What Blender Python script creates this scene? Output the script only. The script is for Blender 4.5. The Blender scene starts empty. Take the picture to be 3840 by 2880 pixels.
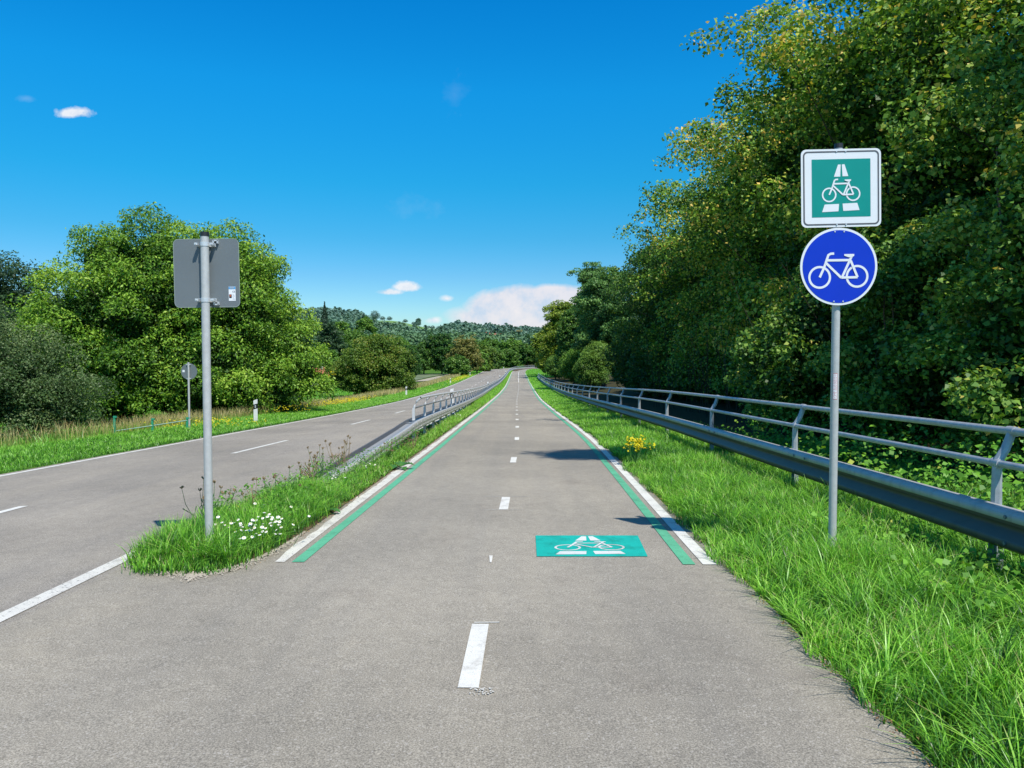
import bpy, math, random
import numpy as np
from mathutils import Vector
random.seed(7)
R = np.random.default_rng(7)
sc = bpy.context.scene
col = sc.collection
rad = math.radians

# ------------------------------------------------------------------ helpers
def link(o, parent=None):
    col.objects.link(o)
    if parent is not None:
        o.parent = parent
    return o

def tag(o, label=None, cat=None, group=None, kind=None):
    if label: o['label'] = label
    if cat: o['category'] = cat
    if group: o['group'] = group
    if kind: o['kind'] = kind
    return o

def empty(name, loc=(0, 0, 0), rz=0, **k):
    o = bpy.data.objects.new(name, None)
    o.location = loc
    o.rotation_euler = (0, 0, rz)
    o.empty_display_size = .2
    link(o)
    return tag(o, **k)

class MB:
    """collects polygons; build() links them as one mesh object"""
    def __init__(s):
        s.v = []; s.f = []; s.m = []
    def poly(s, pts, m=0):
        b = len(s.v)
        s.v += [tuple(p) for p in pts]
        s.f.append(tuple(range(b, b + len(pts)))); s.m.append(m)
    def raw(s, v, f, m=0):
        b = len(s.v)
        s.v += [tuple(p) for p in v]
        for q in f:
            s.f.append(tuple(i + b for i in q)); s.m.append(m)
    def box(s, c, d, rz=0, m=0, ry=0):
        x, y, z = d[0] / 2, d[1] / 2, d[2] / 2
        pts = []
        for a in (-x, x):
            for b in (-y, y):
                for e in (-z, z):
                    p = Vector((a, b, e))
                    if ry: p = Vector((p.x * math.cos(ry) + p.z * math.sin(ry), p.y, -p.x * math.sin(ry) + p.z * math.cos(ry)))
                    p = Vector((p.x * math.cos(rz) - p.y * math.sin(rz), p.x * math.sin(rz) + p.y * math.cos(rz), p.z))
                    pts.append((p.x + c[0], p.y + c[1], p.z + c[2]))
        s.raw(pts, [(0, 1, 3, 2), (4, 6, 7, 5), (0, 4, 5, 1), (2, 3, 7, 6), (0, 2, 6, 4), (1, 5, 7, 3)], m)
    def tube(s, pts, r, n=10, m=0, cap=True):
        pts = [Vector(p) for p in pts]
        if not hasattr(r, '__len__'): r = [r] * len(pts)
        rings = []
        for i, p in enumerate(pts):
            d = (pts[min(i + 1, len(pts) - 1)] - pts[max(i - 1, 0)]).normalized()
            a = Vector((0, 0, 1)) if abs(d.z) < .9 else Vector((1, 0, 0))
            u = d.cross(a).normalized(); w = u.cross(d).normalized()
            rings.append([tuple(p + (u * math.cos(t) + w * math.sin(t)) * r[i]) for t in [2 * math.pi * k / n for k in range(n)]])
        b = len(s.v)
        for q in rings: s.v += q
        for i in range(len(pts) - 1):
            for k in range(n):
                s.f.append((b + i * n + k, b + i * n + (k + 1) % n, b + (i + 1) * n + (k + 1) % n, b + (i + 1) * n + k)); s.m.append(m)
        if cap:
            s.f.append(tuple(b + k for k in range(n))[::-1]); s.m.append(m)
            s.f.append(tuple(b + (len(pts) - 1) * n + k for k in range(n))); s.m.append(m)
    def build(s, name, mats, parent=None, smooth=False, loc=None):
        me = bpy.data.meshes.new(name)
        me.from_pydata(s.v, [], s.f)
        if not isinstance(mats, (list, tuple)): mats = [mats]
        for q in mats: me.materials.append(q)
        if len(mats) > 1: me.polygons.foreach_set('material_index', s.m)
        if smooth:
            me.polygons.foreach_set('use_smooth', [True] * len(s.f))
            try: me.set_sharp_from_angle(angle=rad(40))
            except Exception: pass
        me.update()
        o = bpy.data.objects.new(name, me)
        if loc: o.location = loc
        return link(o, parent)

def np_mesh(name, V, Fs, n, mat, parent=None, tint=None):
    """Fs: (faces, n) index array; tint: per-face float"""
    me = bpy.data.meshes.new(name)
    V = np.ascontiguousarray(V, dtype=np.float32)
    Fs = np.ascontiguousarray(Fs, dtype=np.int32)
    me.vertices.add(len(V)); me.vertices.foreach_set('co', V.ravel())
    me.loops.add(Fs.size); me.loops.foreach_set('vertex_index', Fs.ravel())
    me.polygons.add(len(Fs)); me.polygons.foreach_set('loop_start', np.arange(0, Fs.size, n, dtype=np.int32))
    me.update(calc_edges=True)
    if tint is not None:
        a = me.attributes.new('tint', 'FLOAT', 'FACE')
        a.data.foreach_set('value', np.ascontiguousarray(tint, dtype=np.float32))
    me.materials.append(mat)
    o = bpy.data.objects.new(name, me)
    return link(o, parent)

def copy_tree(o, parent=None):
    c = o.copy(); col.objects.link(c)
    if parent is not None: c.parent = parent
    for ch in list(o.children): copy_tree(ch, c)
    return c

# ------------------------------------------------------------------ materials
def nodes(name):
    m = bpy.data.materials.new(name); m.use_nodes = True
    nt = m.node_tree
    return m, nt, nt.nodes['Principled BSDF'], nt.nodes['Material Output']

def nn(nt, t, **k):
    n = nt.nodes.new(t)
    for a, b in k.items(): setattr(n, a, b)
    return n

def ramp(nt, src, stops):
    r = nn(nt, 'ShaderNodeValToRGB')
    e = r.color_ramp.elements
    while len(e) < len(stops): e.new(.5)
    for i, (p, c) in enumerate(stops):
        e[i].position = p; e[i].color = (*c, 1) if len(c) == 3 else c
    nt.links.new(src, r.inputs[0])
    return r.outputs[0]

def noise(nt, scale, detail=3, rough=.55, vec=None):
    n = nn(nt, 'ShaderNodeTexNoise'); n.inputs['Scale'].default_value = scale
    n.inputs['Detail'].default_value = detail; n.inputs['Roughness'].default_value = rough
    if vec is None:
        t = nn(nt, 'ShaderNodeTexCoord'); vec = t.outputs['Object']
    nt.links.new(vec, n.inputs['Vector'])
    return n.outputs['Fac']

def mixc(nt, fac, a, b, mode='MIX'):
    m = nn(nt, 'ShaderNodeMix', data_type='RGBA', blend_type=mode)
    for s, v in ((m.inputs[0], fac), (m.inputs[6], a), (m.inputs[7], b)):
        if isinstance(v, (int, float)): s.default_value = v
        elif isinstance(v, tuple): s.default_value = (*v, 1)
        else: nt.links.new(v, s)
    return m.outputs[2]

def math_(nt, op, a, b=None, clamp=False):
    m = nn(nt, 'ShaderNodeMath', operation=op, use_clamp=clamp)
    for i, v in enumerate((a, b)):
        if v is None: continue
        if isinstance(v, (int, float)): m.inputs[i].default_value = v
        else: nt.links.new(v, m.inputs[i])
    return m.outputs[0]

def bump(nt, b, h, strength, dist=.01):
    q = nn(nt, 'ShaderNodeBump'); q.inputs['Strength'].default_value = strength; q.inputs['Distance'].default_value = dist
    nt.links.new(h, q.inputs['Height']); nt.links.new(q.outputs[0], b.inputs['Normal'])

def plain(name, c, rough=.6, metal=0., var=.12, scale=8., spec=.5, bmp=0.):
    m, nt, b, o = nodes(name)
    f = noise(nt, scale, 4)
    cc = ramp(nt, f, [(.3, tuple(x * (1 - var) for x in c)), (.7, tuple(min(1, x * (1 + var)) for x in c))])
    nt.links.new(cc, b.inputs['Base Color'])
    b.inputs['Roughness'].default_value = rough; b.inputs['Metallic'].default_value = metal
    b.inputs['Specular IOR Level'].default_value = spec
    if bmp: bump(nt, b, f, bmp)
    return m

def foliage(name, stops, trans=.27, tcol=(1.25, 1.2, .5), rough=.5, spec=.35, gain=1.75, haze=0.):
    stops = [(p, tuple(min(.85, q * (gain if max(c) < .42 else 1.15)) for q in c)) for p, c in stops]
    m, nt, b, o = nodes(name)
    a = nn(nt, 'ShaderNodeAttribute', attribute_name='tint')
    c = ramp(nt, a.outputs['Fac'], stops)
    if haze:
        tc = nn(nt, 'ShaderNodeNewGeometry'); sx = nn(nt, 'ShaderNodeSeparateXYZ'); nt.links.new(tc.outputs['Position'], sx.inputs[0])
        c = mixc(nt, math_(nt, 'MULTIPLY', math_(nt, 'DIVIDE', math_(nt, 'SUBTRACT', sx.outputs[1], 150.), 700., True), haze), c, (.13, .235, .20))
    nt.links.new(c, b.inputs['Base Color'])
    b.inputs['Roughness'].default_value = rough; b.inputs['Specular IOR Level'].default_value = spec
    t = nn(nt, 'ShaderNodeBsdfTranslucent')
    nt.links.new(mixc(nt, 1., c, tcol, 'MULTIPLY'), t.inputs['Color'])
    mx = nn(nt, 'ShaderNodeMixShader'); mx.inputs[0].default_value = trans
    nt.links.new(b.outputs[0], mx.inputs[1]); nt.links.new(t.outputs[0], mx.inputs[2])
    nt.links.new(mx.outputs[0], o.inputs['Surface'])
    return m

def asphalt(name, base, warm, speck=1.):
    m, nt, b, o = nodes(name)
    tc = nn(nt, 'ShaderNodeTexCoord'); v = tc.outputs['Object']
    big = noise(nt, .35, 5, .6, v)
    mp = nn(nt, 'ShaderNodeMapping'); mp.inputs['Scale'].default_value = (1.6, .12, 1)
    nt.links.new(v, mp.inputs[0])
    streak = noise(nt, 1.3, 4, .6, mp.outputs[0])
    mid = noise(nt, 9, 4, .65, v)
    fine = noise(nt, 135, 3, .8, v)
    vor = nn(nt, 'ShaderNodeTexVoronoi'); vor.inputs['Scale'].default_value = 120; nt.links.new(v, vor.inputs['Vector'])
    c = ramp(nt, big, [(.3, tuple(x * .88 for x in base)), (.7, tuple(x * 1.1 for x in warm))])
    c = mixc(nt, 1., c, ramp(nt, streak, [(.3, (.9, .9, .92)), (.7, (1.07, 1.05, 1.03))]), 'MULTIPLY')
    c = mixc(nt, 1., c, ramp(nt, mid, [(.25, (.88, .88, .88)), (.75, (1.1, 1.1, 1.1))]), 'MULTIPLY')
    lo = 1 - .5 * speck
    c = mixc(nt, 1., c, ramp(nt, fine, [(.32, (lo, lo, lo)), (.5, (1., 1., 1.)), (.66, (1 + .6 * speck,) * 3)]), 'MULTIPLY')
    wn = nn(nt, 'ShaderNodeSeparateColor'); nt.links.new(vor.outputs['Color'], wn.inputs[0])
    gl = ramp(nt, wn.outputs[0], [(.955, (0, 0, 0)), (.965, (1, 1, 1))])
    c = mixc(nt, math_(nt, 'MULTIPLY', gl, .6), c, (.5, .46, .4))
    st = noise(nt, .9, 6, .7, v)                       # stains and damp looking patches
    c = mixc(nt, 1., c, ramp(nt, st, [(.30, (.88, .87, .87)), (.42, (1, 1, 1)), (.62, (1, 1, 1)), (.72, (1.07, 1.06, 1.04))]), 'MULTIPLY')
    nt.links.new(c, b.inputs['Base Color'])
    b.inputs['Roughness'].default_value = .85; b.inputs['Specular IOR Level'].default_value = .25
    bump(nt, b, fine, .35, .004)
    return m

def paint(name, c, wear=.40, under=(.2, .19, .175)):
    m, nt, b, o = nodes(name)
    w = noise(nt, 38, 5, .75)
    w2 = noise(nt, 2.2, 3, .6)
    d = ramp(nt, w2, [(.3, tuple(x * .86 for x in c)), (.7, c)])
    k = ramp(nt, math_(nt, 'ADD', w, math_(nt, 'MULTIPLY', w2, .12)), [(wear - .02, (0, 0, 0)), (wear + .03, (1, 1, 1))])
    gr_ = noise(nt, 130, 3, .8); sc_ = noise(nt, 5, 6, .75)
    d = mixc(nt, 1., d, ramp(nt, gr_, [(.34, (.62, .62, .62)), (.46, (1, 1, 1))]), 'MULTIPLY')
    d = mixc(nt, 1., d, ramp(nt, sc_, [(.34, (.72, .70, .68)), (.5, (1, 1, 1))]), 'MULTIPLY')
    nt.links.new(mixc(nt, k, under, d), b.inputs['Base Color'])
    b.inputs['Roughness'].default_value = .7
    bump(nt, b, noise(nt, 95, 3, .7), .2, .003)
    return m

M = {}
M['path'] = asphalt('path_asphalt', (.308, .281, .228), (.347, .314, .252), 1.1)
M['road'] = asphalt('road_asphalt', (.29, .264, .220), (.335, .302, .248), 1.2)
M['white'] = paint('white_line_paint', (.84, .82, .74), .36)
M['whiteworn'] = paint('worn_white_paint', (.80, .77, .68), .45)
M['faint'] = paint('faint_chalk_paint', (.40, .38, .34), .5)
M['green'] = paint('green_line_paint', (.13, .50, .28), .40)
M['teal'] = paint('teal_panel_paint', (.005, .50, .40), .36)
M['panelwhite'] = paint('panel_white_paint', (.78, .80, .76), .34, (.1, .3, .26))
M['galv'] = plain('galvanised_steel', (.40, .43, .455), .45, .18, .16, 14)
M['galvdark'] = plain('weathered_steel_beam', (.24, .25, .26), .5, .15, .25, 5)
M['galvlight'] = plain('bright_galvanised_steel', (.56, .57, .56), .5, .12, .1, 20)
M['pole'] = plain('grey_pole_metal', (.50, .505, .49), .45, .15, .08, 25)
M['alu'] = plain('sign_back_aluminium', (.155, .18, .19), .55, .1, .05, 3)
M['clamp'] = plain('clamp_metal', (.62, .65, .66), .4, .3, .08, 30)
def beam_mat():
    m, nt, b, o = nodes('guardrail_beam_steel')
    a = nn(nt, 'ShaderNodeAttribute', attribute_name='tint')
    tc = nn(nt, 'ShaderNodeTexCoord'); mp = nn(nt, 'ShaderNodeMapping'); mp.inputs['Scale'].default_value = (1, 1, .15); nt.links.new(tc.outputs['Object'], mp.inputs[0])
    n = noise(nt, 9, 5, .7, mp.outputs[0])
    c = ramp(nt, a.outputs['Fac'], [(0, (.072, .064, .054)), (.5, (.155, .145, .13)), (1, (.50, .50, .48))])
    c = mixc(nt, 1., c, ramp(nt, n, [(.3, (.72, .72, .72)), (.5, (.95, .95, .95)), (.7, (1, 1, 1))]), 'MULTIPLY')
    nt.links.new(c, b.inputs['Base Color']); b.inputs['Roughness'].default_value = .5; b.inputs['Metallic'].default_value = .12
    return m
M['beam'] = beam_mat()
M['black'] = plain('black_plastic', (.02, .02, .022), .45)
M['plastic'] = plain('white_plastic', (.75, .75, .73), .45, 0, .06, 10)
M['swhite'] = plain('sign_white_sheet', (.78, .80, .82), .35, 0, .02, 4)
M['sgreen'] = plain('sign_green_sheet', (.001, .27, .225), .35, 0, .04, 6)
M['sblue'] = plain('sign_blue_sheet', (.001, .030, .52), .3, 0, .04, 6)
M['sgrey'] = plain('sign_grey_border', (.10, .10, .11), .4)
M['skyblue'] = plain('sticker_blue', (.05, .35, .7), .4)
M['orange'] = plain('orange_red', (.75, .14, .03), .4)
M['red'] = plain('sticker_red', (.6, .03, .04), .4)
M['bark'] = plain('tree_bark', (.11, .085, .06), .9, 0, .35, 12, .2, .6)
M['barkdark'] = plain('dark_bark', (.055, .043, .03), .9, 0, .35, 12, .2, .6)
M['soil'] = plain('verge_soil', (.11, .08, .045), .95, 0, .4, 6, .1, .5)
M['gravel'] = plain('limestone_chips', (.42, .38, .31), .9, 0, .35, 60, .2)
M['farm'] = plain('pale_farm_track', (.42, .37, .29), .9, 0, .12, 1.5, .1)
M['stake'] = plain('green_plastic_stake', (.03, .30, .16), .5)
M['rooftile'] = plain('red_roof_tiles', (.42, .13, .07), .8, 0, .2, .8)
M['wall'] = plain('rendered_wall', (.55, .5, .43), .8, 0, .08, .5)
M['winglass'] = plain('dark_window_glass', (.05, .06, .07), .1)
M['crane'] = plain('yellow_crane_paint', (.55, .38, .08), .5)
M['drystem'] = plain('dry_stem', (.28, .2, .1), .8, 0, .3, 30)
G_ = lambda *a: a
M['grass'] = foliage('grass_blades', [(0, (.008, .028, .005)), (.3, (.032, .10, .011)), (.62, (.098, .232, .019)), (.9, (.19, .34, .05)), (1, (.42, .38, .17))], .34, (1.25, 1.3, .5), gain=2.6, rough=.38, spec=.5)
M['dry'] = foliage('dry_grass_blades', [(0, (.07, .14, .02)), (.3, (.20, .24, .06)), (.45, (.32, .25, .09)), (.8, (.52, .42, .2)), (1, (.66, .55, .30))], .3, (1.1, 1.05, .8))
M['walnut'] = foliage('walnut_leaves', [(0, (.018, .045, .006)), (.4, (.058, .13, .012)), (.75, (.125, .22, .02)), (1, (.19, .265, .035))], gain=2.15)
M['maple'] = foliage('maple_leaves', [(0, (.012, .034, .006)), (.40, (.055, .125, .014)), (.70, (.13, .21, .025)), (.93, (.27, .27, .04)), (1, (.38, .26, .06))], gain=2.3)
M['hedge'] = foliage('hedge_leaves', [(0, (.015, .042, .007)), (.42, (.06, .135, .018)), (.75, (.13, .21, .03)), (.95, (.24, .27, .05)), (1, (.33, .27, .06))], gain=2.0)
M['ivy'] = foliage('dark_hedge_leaves', [(0, (.010, .034, .007)), (.5, (.024, .072, .013)), (.85, (.05, .125, .018)), (1, (.13, .18, .03))])
M['olive'] = foliage('grey_green_leaves', [(0, (.02, .042, .012)), (.5, (.055, .10, .03)), (1, (.13, .17, .065))])
M['darktree'] = foliage('dark_tree_leaves', [(0, (.010, .027, .012)), (.5, (.022, .055, .02)), (1, (.055, .10, .035))])
M['mid'] = foliage('mid_green_leaves', [(0, (.02, .052, .010)), (.5, (.05, .118, .016)), (1, (.11, .19, .028))])
M['light'] = foliage('light_green_leaves', [(0, (.036, .085, .012)), (.5, (.085, .18, .02)), (1, (.17, .27, .04))])
M['bushy'] = foliage('autumn_bush_leaves', [(0, (.022, .05, .008)), (.5, (.062, .12, .012)), (.88, (.12, .17, .022)), (1, (.17, .17, .03))])
M['brown'] = foliage('browning_leaves', [(0, (.05, .065, .015)), (.5, (.12, .13, .03)), (1, (.24, .19, .06))])
M['robinia'] = foliage('robinia_leaves', [(0, (.028, .068, .02)), (.5, (.065, .145, .035)), (1, (.13, .23, .06))])
M['yellowtree'] = foliage('yellow_green_leaves', [(0, (.03, .06, .006)), (.5, (.095, .155, .013)), (1, (.21, .25, .03))])
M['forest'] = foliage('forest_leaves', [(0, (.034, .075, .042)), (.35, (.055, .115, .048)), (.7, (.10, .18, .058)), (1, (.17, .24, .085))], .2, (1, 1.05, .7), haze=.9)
M['spruce'] = foliage('spruce_needles', [(0, (.012, .035, .022)), (1, (.04, .075, .04))], .1)
M['bramble'] = foliage('bramble_leaves', [(0, (.025, .07, .008)), (.5, (.075, .20, .018)), (.85, (.15, .32, .03)), (1, (.30, .33, .05))])
M['yflower'] = foliage('yellow_petals', [(0, (.55, .42, .01)), (1, (.85, .68, .02))], .3, (1, 1, .6))
M['petal'] = plain('white_petals', (.85, .85, .82), .6, 0, .04)
M['yolk'] = plain('yellow_flower_centre', (.75, .52, .03), .7)
M['litter'] = foliage('dry_leaf_litter', [(0, (.06, .04, .02)), (.6, (.2, .11, .05)), (1, (.35, .22, .1))], .1, (1, 1, 1))
M['leafgrey'] = plain('downy_grey_leaf', (.17, .25, .12), .7, 0, .3, 9, .3, .5)
M['leafbroad'] = plain('broad_green_leaf', (.05, .16, .025), .5, 0, .3, 12, .4, .4)

# ------------------------------------------------------------------ ground shape
PY = np.array([-60, -30, 0, 5.9, 18, 27, 36, 54, 71, 97, 122, 151, 190, 230, 320.])
PZ = np.array([-.6, -.9, -1.5, -1.636, -1.93, -2.27, -2.6, -3.19, -3.62, -4.08, -4.3, -4.42, -4.52, -4.55, -4.55])
_g = np.arange(-30, 300.1, .5)
_k = np.exp(-.5 * (np.arange(-16, 17) / 6.) ** 2); _k /= _k.sum()
_gz = np.convolve(np.pad(np.interp(_g, PY, PZ), 16, mode='reflect', reflect_type='odd'), _k, 'valid')
P = lambda y: np.interp(y, _g, _gz)
sstep = lambda a, b, x: (lambda t: t * t * (3 - 2 * t))(np.clip((x - a) / (b - a), 0, 1))

def catmull(pts, step=1.):
    p = np.array(pts, float)
    d = np.concatenate([[0], np.cumsum(np.sqrt(((p[1:] - p[:-1]) ** 2).sum(1)))])
    e = np.vstack([2 * p[0] - p[1], p, 2 * p[-1] - p[-2]])
    out = []
    for i in range(len(p) - 1):
        a, b, c, f = e[i], e[i + 1], e[i + 2], e[i + 3]
        n = max(1, int((d[i + 1] - d[i]) / step))
        for k in range(n):
            t = k / n
            out.append(.5 * ((2 * b) + (c - a) * t + (2 * a - 5 * b + 4 * c - f) * t * t + (3 * b - a - 3 * c + f) * t ** 3))
    out.append(p[-1])
    return np.array(out)

PATH = catmull([(-.46, -8), (-.285, 0), (-.155, 5.9), (.0, 12), (.125, 18.7), (.225, 35.5), (.335, 52.6), (.55, 70), (.83, 94.5), (1.08, 126), (1.31, 156),
                (1.62, 186), (2.1, 205), (3.0, 220), (4.6, 231), (8.2, 246), (14.5, 258), (28, 273), (50, 290)])
ROADL = catmull([(-9.2, -8), (-9.0, 0), (-8.6, 9), (-8.25, 14), (-7.95, 20), (-7.95, 32), (-8.1, 55), (-8.35, 75), (-8.42, 100), (-8.3, 129), (-7.95, 176), (-7.1, 219),
                 (-4.9, 238), (-1.2, 250), (7, 267), (20, 284), (40, 300)])
ROADC = catmull([(-6.2, -8), (-6.0, 0), (-5.82, 9), (-5.5, 14.5), (-5.22, 20), (-5.1, 32), (-5.1, 55), (-5.08, 85), (-5.0, 110), (-4.85, 135), (-4.55, 166), (-4.1, 192), (-3.0, 213),
                 (-1.3, 228), (2., 244), (9.5, 260), (22, 277), (42, 294)])
ROADR = catmull([(-3.2, -8), (-3.14, 0), (-3.13, 5), (-3.08, 8.3), (-2.82, 11), (-2.62, 16), (-2.5, 24), (-2.42, 45), (-2.38, 70), (-2.1, 95), (-1.8, 120), (-1.4, 150), (-1.0, 180), (-.55, 200),
                 (.6, 218), (3.2, 234), (8, 249), (18, 263), (44, 287)])
RAILL = catmull([(-2.66, 8.4), (-2.5, 10.4), (-2.35, 12.5), (-2.24, 15), (-2.18, 17), (-2.14, 25), (-2.12, 45), (-2.1, 72), (-1.78, 95), (-1.5, 115), (-1.12, 150), (-.72, 186), (-.2, 203),
                 (.9, 219), (2.9, 233), (6., 245), (11.5, 257), (22, 268), (42, 283)])
RAILR = catmull([(3.55, -3), (3.54, 5.6), (3.52, 13.6), (3.56, 21.6), (3.66, 29.6), (3.8, 41.6), (3.87, 49.6), (4.0, 70), (4.15, 100), (4.4, 133)])
fx = lambda L, y: np.interp(y, L[:, 1], L[:, 0])
PW = 1.745
XLe = lambda y: fx(PATH, y) - PW
XRe = lambda y: fx(PATH, y) + PW
gx = lambda x, y: np.sin(x * .9 + 1.3 * np.sin(y * .31)) * np.cos(y * .7 + x * .4)

def H(x, y):
    x = np.asarray(x, float); y = np.asarray(y, float)
    z = P(y).astype(float)
    z = z - .035 * np.clip(-3 - x, 0, 5.6) * (1 - sstep(170, 215, y))
    lz = np.interp(y, [0, 30, 80, 130, 190, 230], [.25, .4, .75, .8, .45, .2])
    xl = np.where(y < 240, fx(ROADL, y), -20.)
    z = z - lz * sstep(2.2, 9, xl - x)
    z = z + .04 * sstep(.1, 1.2, XRe(y) * 0 + x - np.where(y < 200, XRe(y), 99)) + .12 * sstep(4.2, 6, x) * (y < 140) + .5 * sstep(6, 14, x) * (y < 140)
    # hills
    r = x / np.maximum(y, 1)
    A = np.interp(r, [-.8, -.45, -.3, -.21, -.15, -.11, -.07, 0, .05, .3], [26, 34, 41, 43, 41, 33, 26, 23, 20, 18])
    t = np.clip((y - 285) / (820 - 285), 0, 1)
    z = z + np.where(t > 0, A * (t ** 1.5) * (1 - .25 * sstep(820, 1600, y)), 0)
    z = z + np.where(y > 300, 1.2 * np.sin(x * .02) * np.cos(y * .013) * sstep(300, 400, y), 0)
    return z
Hf = lambda x, y: float(H(x, y))

def seg_dist(L, x, y):
    """distance to a polyline, coarse (for the far bend)"""
    q = L[::3]
    return np.sqrt(np.min((x[:, None] - q[None, :, 0]) ** 2 + (y[:, None] - q[None, :, 1]) ** 2, axis=1))

xs = np.unique(np.round(np.concatenate([-np.geomspace(14, 2500, 46), np.arange(-14, 8.01, .25), np.geomspace(8, 2500, 40)]), 3))
ys = np.unique(np.round(np.concatenate([[-60, -40, -20, -10], np.arange(-5, 60, .5), np.arange(60, 320, 2.), np.geomspace(320, 4500, 50)]), 3))
GX, GY = np.meshgrid(xs, ys)
gxx, gyy = GX.ravel(), GY.ravel()
gz_ = H(gxx, gyy)
band = (gyy < 215) & (gxx > fx(ROADL, gyy) - .15) & (gxx < XRe(gyy) + .05)
gz_ = gz_ - .07 * band
far = (gyy >= 195) & (gyy < 320)
idx = np.where(far)[0]
dd = np.minimum(seg_dist(ROADC, gxx[idx], gyy[idx]) - 3.5, seg_dist(PATH, gxx[idx], gyy[idx]) - 2.2)
dd = np.minimum(dd, seg_dist(RAILL, gxx[idx], gyy[idx]) - 2.2)
gz_[idx] -= .12 * (dd < .9)
nx, ny = len(xs), len(ys)
ii = np.arange(ny - 1)[:, None] * nx + np.arange(nx - 1)[None, :]
Fq = np.stack([ii, ii + 1, ii + nx + 1, ii + nx], -1).reshape(-1, 4)

def terrain_mat():
    m, nt, b, o = nodes('grassy_ground')
    tc = nn(nt, 'ShaderNodeTexCoord'); v = tc.outputs['Object']
    n1 = noise(nt, .25, 5, .6, v); n2 = noise(nt, 6, 4, .7, v); n3 = noise(nt, .02, 4, .6, v)
    near = ramp(nt, n1, [(.3, (.055, .13, .014)), (.55, (.085, .20, .02)), (.75, (.16, .20, .04))])
    near = mixc(nt, 1., near, ramp(nt, n2, [(.25, (.55, .55, .5)), (.75, (1.3, 1.25, 1.2))]), 'MULTIPLY')
    hill = ramp(nt, n3, [(.35, (.12, .24, .065)), (.5, (.17, .30, .08)), (.65, (.20, .29, .11))])
    sx = nn(nt, 'ShaderNodeSeparateXYZ'); nt.links.new(v, sx.inputs[0])
    f = math_(nt, 'MULTIPLY', math_(nt, 'SUBTRACT', sx.outputs[1], 300), .01, True)
    c = mixc(nt, f, near, hill)
    # dark soil under the right hand hedge
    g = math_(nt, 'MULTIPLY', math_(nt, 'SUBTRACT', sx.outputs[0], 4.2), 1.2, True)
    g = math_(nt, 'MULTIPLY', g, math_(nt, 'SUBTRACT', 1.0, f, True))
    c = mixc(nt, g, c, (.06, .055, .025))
    nt.links.new(c, b.inputs['Base Color'])
    b.inputs['Roughness'].default_value = .95; b.inputs['Specular IOR Level'].default_value = .1
    return m
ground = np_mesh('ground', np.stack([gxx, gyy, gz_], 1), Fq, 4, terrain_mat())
tag(ground, 'green grassy ground sloping gently down and rising to distant hills', 'ground', kind='structure')

# ------------------------------------------------------------------ ribbons that lie on the ground
def frames(L):
    t = np.gradient(L, axis=0); t /= np.linalg.norm(t, axis=1)[:, None]
    return np.stack([t[:, 1], -t[:, 0]], 1)          # right-hand normal

def ribbon(name, A, B, zo, mat, parent=None, nl=1, kind=None, ya=None, jitter=0., skip=None, thick=0.):
    """sheet between two polylines with the same number of points"""
    k = np.linspace(0, 1, nl + 1)
    pts = A[:, None, :] * (1 - k)[None, :, None] + B[:, None, :] * k[None, :, None]
    n = len(A)
    V = pts.reshape(-1, 2)
    z = H(V[:, 0], V[:, 1]) + zo
    V3 = np.column_stack([V, z])
    i = np.arange(n - 1)[:, None] * (nl + 1) + np.arange(nl)[None, :]
    Fc = np.stack([i, i + 1, i + nl + 2, i + nl + 1], -1)
    if skip is not None: Fc = Fc[~skip[:n - 1]]
    o = np_mesh(name, V3, Fc.reshape(-1, 4), 4, mat, parent)
    if kind: o['kind'] = kind
    return o

def sub(L, y0, y1, step=None):
    """cut a polyline (ordered by its y) to a stretch"""
    s = L[(L[:, 1] > y0) & (L[:, 1] < y1)]
    a = np.array([[fx(L, y0), y0]]); b = np.array([[fx(L, y1), y1]])
    s = np.vstack([a, s, b])
    if step: s = catmull(s, step)
    return s

def offs(L, d): return L + frames(L) * d

# road
def resample(L, n=420):
    d = np.concatenate([[0], np.cumsum(np.sqrt(((L[1:] - L[:-1]) ** 2).sum(1)))])
    t = np.linspace(0, d[-1], n)
    return np.stack([np.interp(t, d, L[:, 0]), np.interp(t, d, L[:, 1])], 1)
fnR = frames(resample(ROADR)); fnL = frames(resample(ROADL))
RL_, RR_ = resample(ROADL), resample(ROADR)
road = ribbon('road', RL_ - fnL * .16, RR_ + fnR * .14, .0, M['road'], nl=22)
tag(road, 'grey two lane country road curving away beside the cycle path', 'road', kind='structure')
o = ribbon('edge_line', RL_ - fnL * .0, RL_ + fnL * .12, .005, M['white'], road, 1); o['label'] = 'white line along the far verge'
# near line: crisp for the eye, a little wider in the foreground
o = ribbon('edge_line', RR_ - fnR * .06, RR_ + fnR * .07, .005, M['whiteworn'], road, 1); o['label'] = 'worn white line beside the median strip'
starts = [-1.9, 6.1, 15, 24.6] + [24.6 + 8.9 * k for k in range(1, 24)]
for s in starts:
    e = s + 3.0
    if e > 240: break
    c = sub(ROADC, s, e, 1.)
    ribbon('centre_dash', offs(c, -.055), offs(c, .055), .005, M['white'], road, 1)
mb = MB()      # dark tyre scuffs in the lane
for (x, y, l) in ((-3.9, 118, 5), (-3.5, 146, 8)):
    mb.poly([(x - .07, y, Hf(x, y) + .006), (x + .07, y, Hf(x, y) + .006), (x + .45, y + l, Hf(x, y + l) + .006), (x + .2, y + l, Hf(x, y + l) + .006)])
mb.build('tyre_scuff', plain('rubber_marks', (.10, .10, .10), .8), road)

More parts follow.
